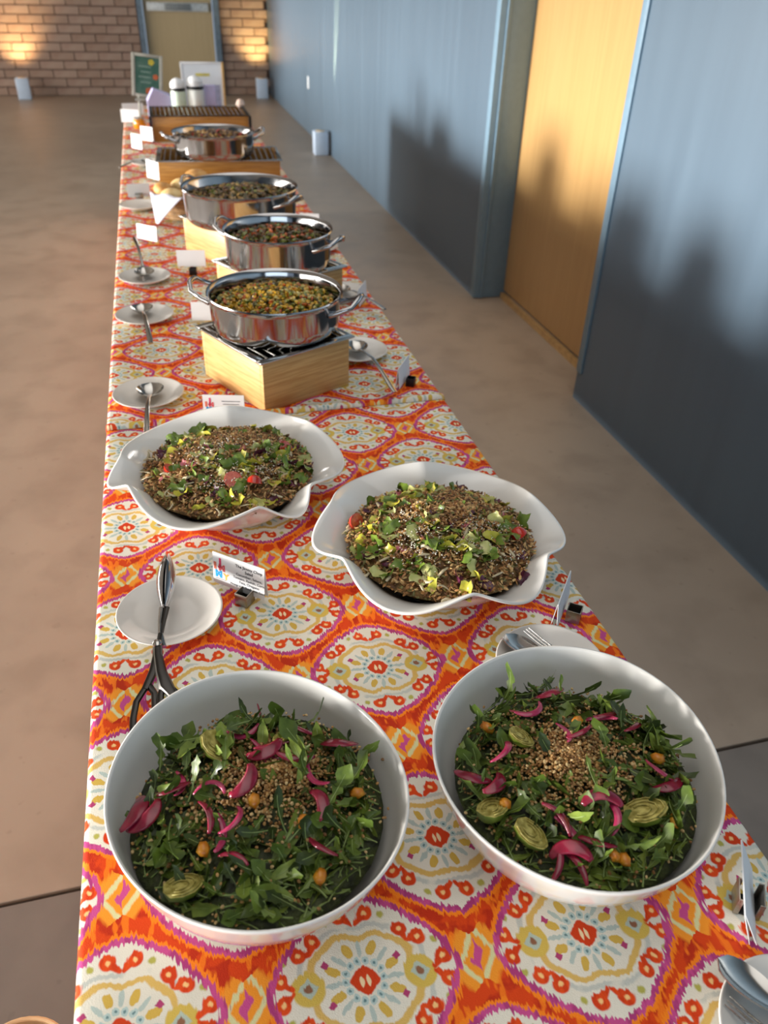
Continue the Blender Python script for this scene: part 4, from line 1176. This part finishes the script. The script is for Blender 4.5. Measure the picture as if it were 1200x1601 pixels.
pan('fourth steel pan, farthest, with red rim of food', 'brown and red food in the fourth pan', 0.245, 3.83, 0.178, 0.095, 0.1195, radians(10), ('brown', 'tan', 'red'), (5, 3, 1), 14, 500, (0.013, 0.009, 0.008))

# ------------------------------------------------------------------ bread basket with napkin
bk = thing('bread_basket', 'tan bread basket behind the third pan', 'basket', (0.095, 3.30, T), 0)
WK = mat('wicker_tan', (168, 134, 92), 0.7, var=0.2, scale=40)
G().lathe([(0, 0.004), (0.10, 0.0), (0.112, 0.01), (0.125, 0.05), (0.132, 0.085), (0.128, 0.085), (0.120, 0.05), (0.106, 0.014), (0, 0.012)], 40).obj('basket_body', WK, bk)
for i in range(6):
    z = 0.012+0.014*i; rr = 0.1135+0.0034*i
    G().tube([(rr*cos(a), rr*sin(a), z) for a in (2*pi*k/40 for k in range(40))], 0.0055, 6, closed=True).obj('wicker_band', WK, bk)
NAP = mat('white_napkin', (214, 214, 228), 0.8, var=0.02)
v = []; f = []
nn = 12
for i in range(nn+1):
    t = i/nn                       # along the drop, from inside the basket over the rim to the tip
    for j in range(9):
        s = j/8*2-1
        w = 0.075*(1-0.92*max(0, t-0.25)/0.75)
        if t < 0.25: r_, z = 0.075+0.24*t, 0.070+0.12*t
        else: r_, z = 0.135+0.075*(t-0.25)/0.75, 0.100-0.088*((t-0.25)/0.75)**1.1
        a = radians(232)
        v.append((0.095+r_*cos(a)-s*w*sin(a), 3.30+r_*sin(a)+s*w*cos(a), T+z+0.006*cos(s*5)*(1-t)+0.002))
for i in range(nn):
    for j in range(8): f.append((i*9+j, i*9+j+1, (i+1)*9+j+1, (i+1)*9+j))
nap = G().add(v, f).obj('napkin', NAP, angle=180)
sol = nap.modifiers.new('thickness', 'SOLIDIFY'); sol.thickness = 0.0015
tag(nap, 'pale lavender-white napkin hanging in a point from the bread basket', 'napkin')
BRD = mat('bread_crust', (222, 178, 112), 0.6, var=0.15, scale=25, rgb2=(190, 132, 66))
BRL = mat('pale_bread', (238, 214, 160), 0.6, var=0.1, scale=25, rgb2=(222, 184, 120))
rolls = [(0.03, 3.235, 0.090, 0.036, 1, 'front left, pale'), (0.000, 3.305, 0.098, 0.034, 0, 'leftmost, golden brown'), (0.075, 3.345, 0.100, 0.038, 1, 'middle of the basket'), (0.135, 3.400, 0.118, 0.042, 0, 'highest, at the back'), (0.085, 3.255, 0.085, 0.034, 0, 'low at the front'), (0.015, 3.355, 0.080, 0.034, 0, 'back left'), (0.150, 3.300, 0.090, 0.038, 1, 'beside the third pan')]
for x, y, z, r, k, lab in rolls:
    o = G().ball((0, 0, 0), (r*1.15, r, r*0.72), sub=3, jitter=0.015, rng=R).obj('bread_roll', BRL if k else BRD, None, (x, y, T+z), R.uniform(0, 3), angle=180)
    tag(o, 'round bread roll in the basket, %s' % lab, 'bread', 'bread rolls in the basket')

# ------------------------------------------------------------------ far end of the table
def jar(label, x, y, h, r, body):
    t = thing('lidded_jar', label, 'jar', (x, y, T), 0, 'white jars at the far end')
    G().lathe([(0, 0), (r*0.92, 0), (r, 0.006), (r, h*0.70), (r*0.96, h*0.74), (0, h*0.74)], 28).obj('jar_body', body, t)
    G().lathe([(0, h*0.735), (r*1.02, h*0.735), (r*1.02, h*0.80), (0, h*0.80)], 28).obj('collar', M['black'], t)
    G().lathe([(0, h*0.795), (r*0.98, h*0.80), (r*0.95, h*0.90), (r*0.6, h*0.97), (r*0.25, h), (0, h)], 28).obj('lid', M['plastic_white'], t)
JG = mat('pale_green_ceramic', (206, 228, 212), 0.3, var=0.02)
jar('pale green jar with white lid and black collar at the far end', 0.160, 5.42, 0.250, 0.044, JG)
jar('larger white jar with black collar, right of the pale green jar', 0.262, 5.42, 0.262, 0.050, mat('white_jar', (226, 234, 232), 0.3, var=0.02))
LAV = mat('lavender_paper', (186, 182, 222), 0.6, var=0.04)
b = G().add([(-0.07, -0.03, 0), (0.07, -0.03, 0), (0.07, 0.03, 0), (-0.07, 0.03, 0), (-0.07, -0.03, 0.125), (0.07, -0.03, 0.15), (0.07, 0.03, 0.16), (-0.07, 0.03, 0.135), (-0.03, -0.03, 0.19), (-0.03, 0.03, 0.195)],
            [(0, 1, 5, 8, 4), (1, 2, 6, 5), (2, 3, 7, 9, 6), (3, 0, 4, 7), (4, 8, 9, 7), (8, 5, 6, 9), (3, 2, 1, 0)]).obj('lavender_box', LAV, None, (0.045, 5.45, T), 0.05, smooth=False)
tag(b, 'pale lavender paper box with slanted top, left of the jars', 'box')
tag(G().box((0, 0, 0.105), (0.062, 0.05, 0.21), bev=0.006).obj('lavender_carton', LAV, None, (0.353, 5.45, T), -0.05), 'narrow lavender carton right of the jars', 'carton')
tag(G().lathe([(0, 0), (0.018, 0), (0.026, 0.012), (0.020, 0.03), (0.008, 0.04), (0, 0.042)], 20).obj('small_pink_dish', mat('pale_pink_ceramic', (226, 200, 186), 0.4), None, (0.500, 5.17, T+0.129)), 'small pale pink pot at the right corner of the far box', 'pot')
# orange jar
oj = thing('orange_jar', 'little amber jar of sauce near the left edge', 'jar', (-0.083, 5.30, T))
G().lathe([(0, 0), (0.030, 0), (0.036, 0.008), (0.036, 0.04), (0.030, 0.05), (0, 0.05)], 24).obj('jar_body', mat('amber_sauce', (214, 140, 14), 0.25, var=0.1, coat=0.4), oj)
G().lathe([(0, 0.05), (0.031, 0.05), (0.031, 0.058), (0, 0.058)], 24).obj('lid', M['steel'], oj)
# chalkboard sign on small easel
cb = thing('chalkboard_sign', 'green chalkboard sign in a pale frame leaning at the far left end', 'sign', (-0.02, 5.62, T+0.125), radians(-4))
cb.rotation_euler = (radians(-9), radians(7), 0); cb.scale = (0.95, 1, 0.88)
GB = mat('green_chalkboard', (52, 96, 84), 0.7, var=0.15, scale=14, rgb2=(82, 116, 104))
FRM = mat('pale_grey_wood', (176, 176, 166), 0.6, var=0.08)
G().box((0, 0, 0.13), (0.155, 0.008, 0.235)).obj('board', GB, cb, smooth=False)
for (cx_, cz, dx, dz) in ((-0.085, 0.13, 0.020, 0.265), (0.085, 0.13, 0.020, 0.265), (0, 0.2535, 0.150, 0.018), (0, 0.0065, 0.150, 0.018)):
    G().box((cx_, -0.002, cz), (dx, 0.016, dz), bev=0.002).obj('frame_rail', FRM, cb)
YF, OF = mat('chalk_yellow', (216, 200, 70), 0.7), mat('chalk_orange', (214, 110, 66), 0.7)
for (x, z, r, m) in ((0.025, 0.215, 0.020, YF), (0.052, 0.128, 0.018, OF), (0.010, 0.038, 0.022, OF)):
    for k in range(5):
        a = 2*pi*k/5
        G().ball((x+r*0.55*cos(a), -0.006, z+r*0.55*sin(a)), (r*0.5, 0.002, r*0.5), sub=1).obj('flower_petal', m, cb)
for k in range(4):
    G().box((-0.015+0.006*(k % 2), -0.0048, 0.185-0.032*k), (0.075-0.012*(k % 2), 0.001, 0.005)).obj('chalk_line', mat('chalk_white', (150, 176, 166), 0.8), cb, smooth=False)
es = thing('tabletop_easel', 'little easel holding the green chalkboard sign', 'easel', (-0.02, 5.66, T), 0)
for s in (-1, 1): G().tube([(0.06*s, -0.045, 0), (0.045*s, 0.03, 0.22)], 0.006, 6).obj('leg', FRM, es)
G().tube([(0, 0.12, 0), (0, 0.035, 0.21)], 0.006, 6).obj('rear_leg', FRM, es)
G().box((0, -0.04, 0.112), (0.15, 0.05, 0.010)).obj('ledge', FRM, es, smooth=False)
# framed white sign
fs = thing('framed_sign', 'white framed sign with a yellow heading behind the jars', 'sign', (0.325, 5.62, T), radians(-3))
fs.rotation_euler = (radians(-6), 0, radians(-3))
G().box((0, 0, 0.155), (0.245, 0.004, 0.295)).obj('printed_sheet', mat('sign_sheet', (224, 232, 240), 0.5, var=0.01), fs, smooth=False)
for (cx_, cz, dx, dz, m) in ((-0.125, 0.155, 0.012, 0.32, 'plastic_white'), (0.125, 0.155, 0.014, 0.32, 'bamboo'), (0, 0.309, 0.238, 0.012, 'plastic_white'), (0, 0.006, 0.238, 0.012, 'plastic_white')):
    G().box((cx_, -0.001, cz), (dx, 0.012, dz), bev=0.001).obj('frame_rail', M[m], fs)
G().box((0.0, -0.003, 0.245), (0.085, 0.001, 0.016)).obj('heading_strip', mat('heading_yellow', (216, 206, 110), 0.7), fs, smooth=False)
G().box((0.0, -0.003, 0.120), (0.20, 0.001, 0.14)).obj('picture_panel', mat('panel_lavender', (170, 176, 206), 0.7), fs, smooth=False)

# ------------------------------------------------------------------ small bin whose rim shows at the bottom left
bn = thing('waste_bin', 'tan round bin on the grey floor, only its rim showing at the bottom left corner', 'bin', (-0.352, 0.556, 0))
BIN = mat('tan_bin', (196, 160, 116), 0.5, var=0.1, scale=12)
G().lathe([(0, 0.0), (0.060, 0.0), (0.064, 0.006), (0.076, 0.272), (0.078, 0.280), (0.073, 0.280), (0.061, 0.012), (0, 0.010)], 40).obj('bin_body', BIN, bn)
G().tube([(0.0765*cos(a), 0.0765*sin(a), 0.280) for a in (2*pi*k/40 for k in range(40))], 0.003, 8, closed=True).obj('rim', mat('pale_bin_rim', (216, 184, 140), 0.4), bn)
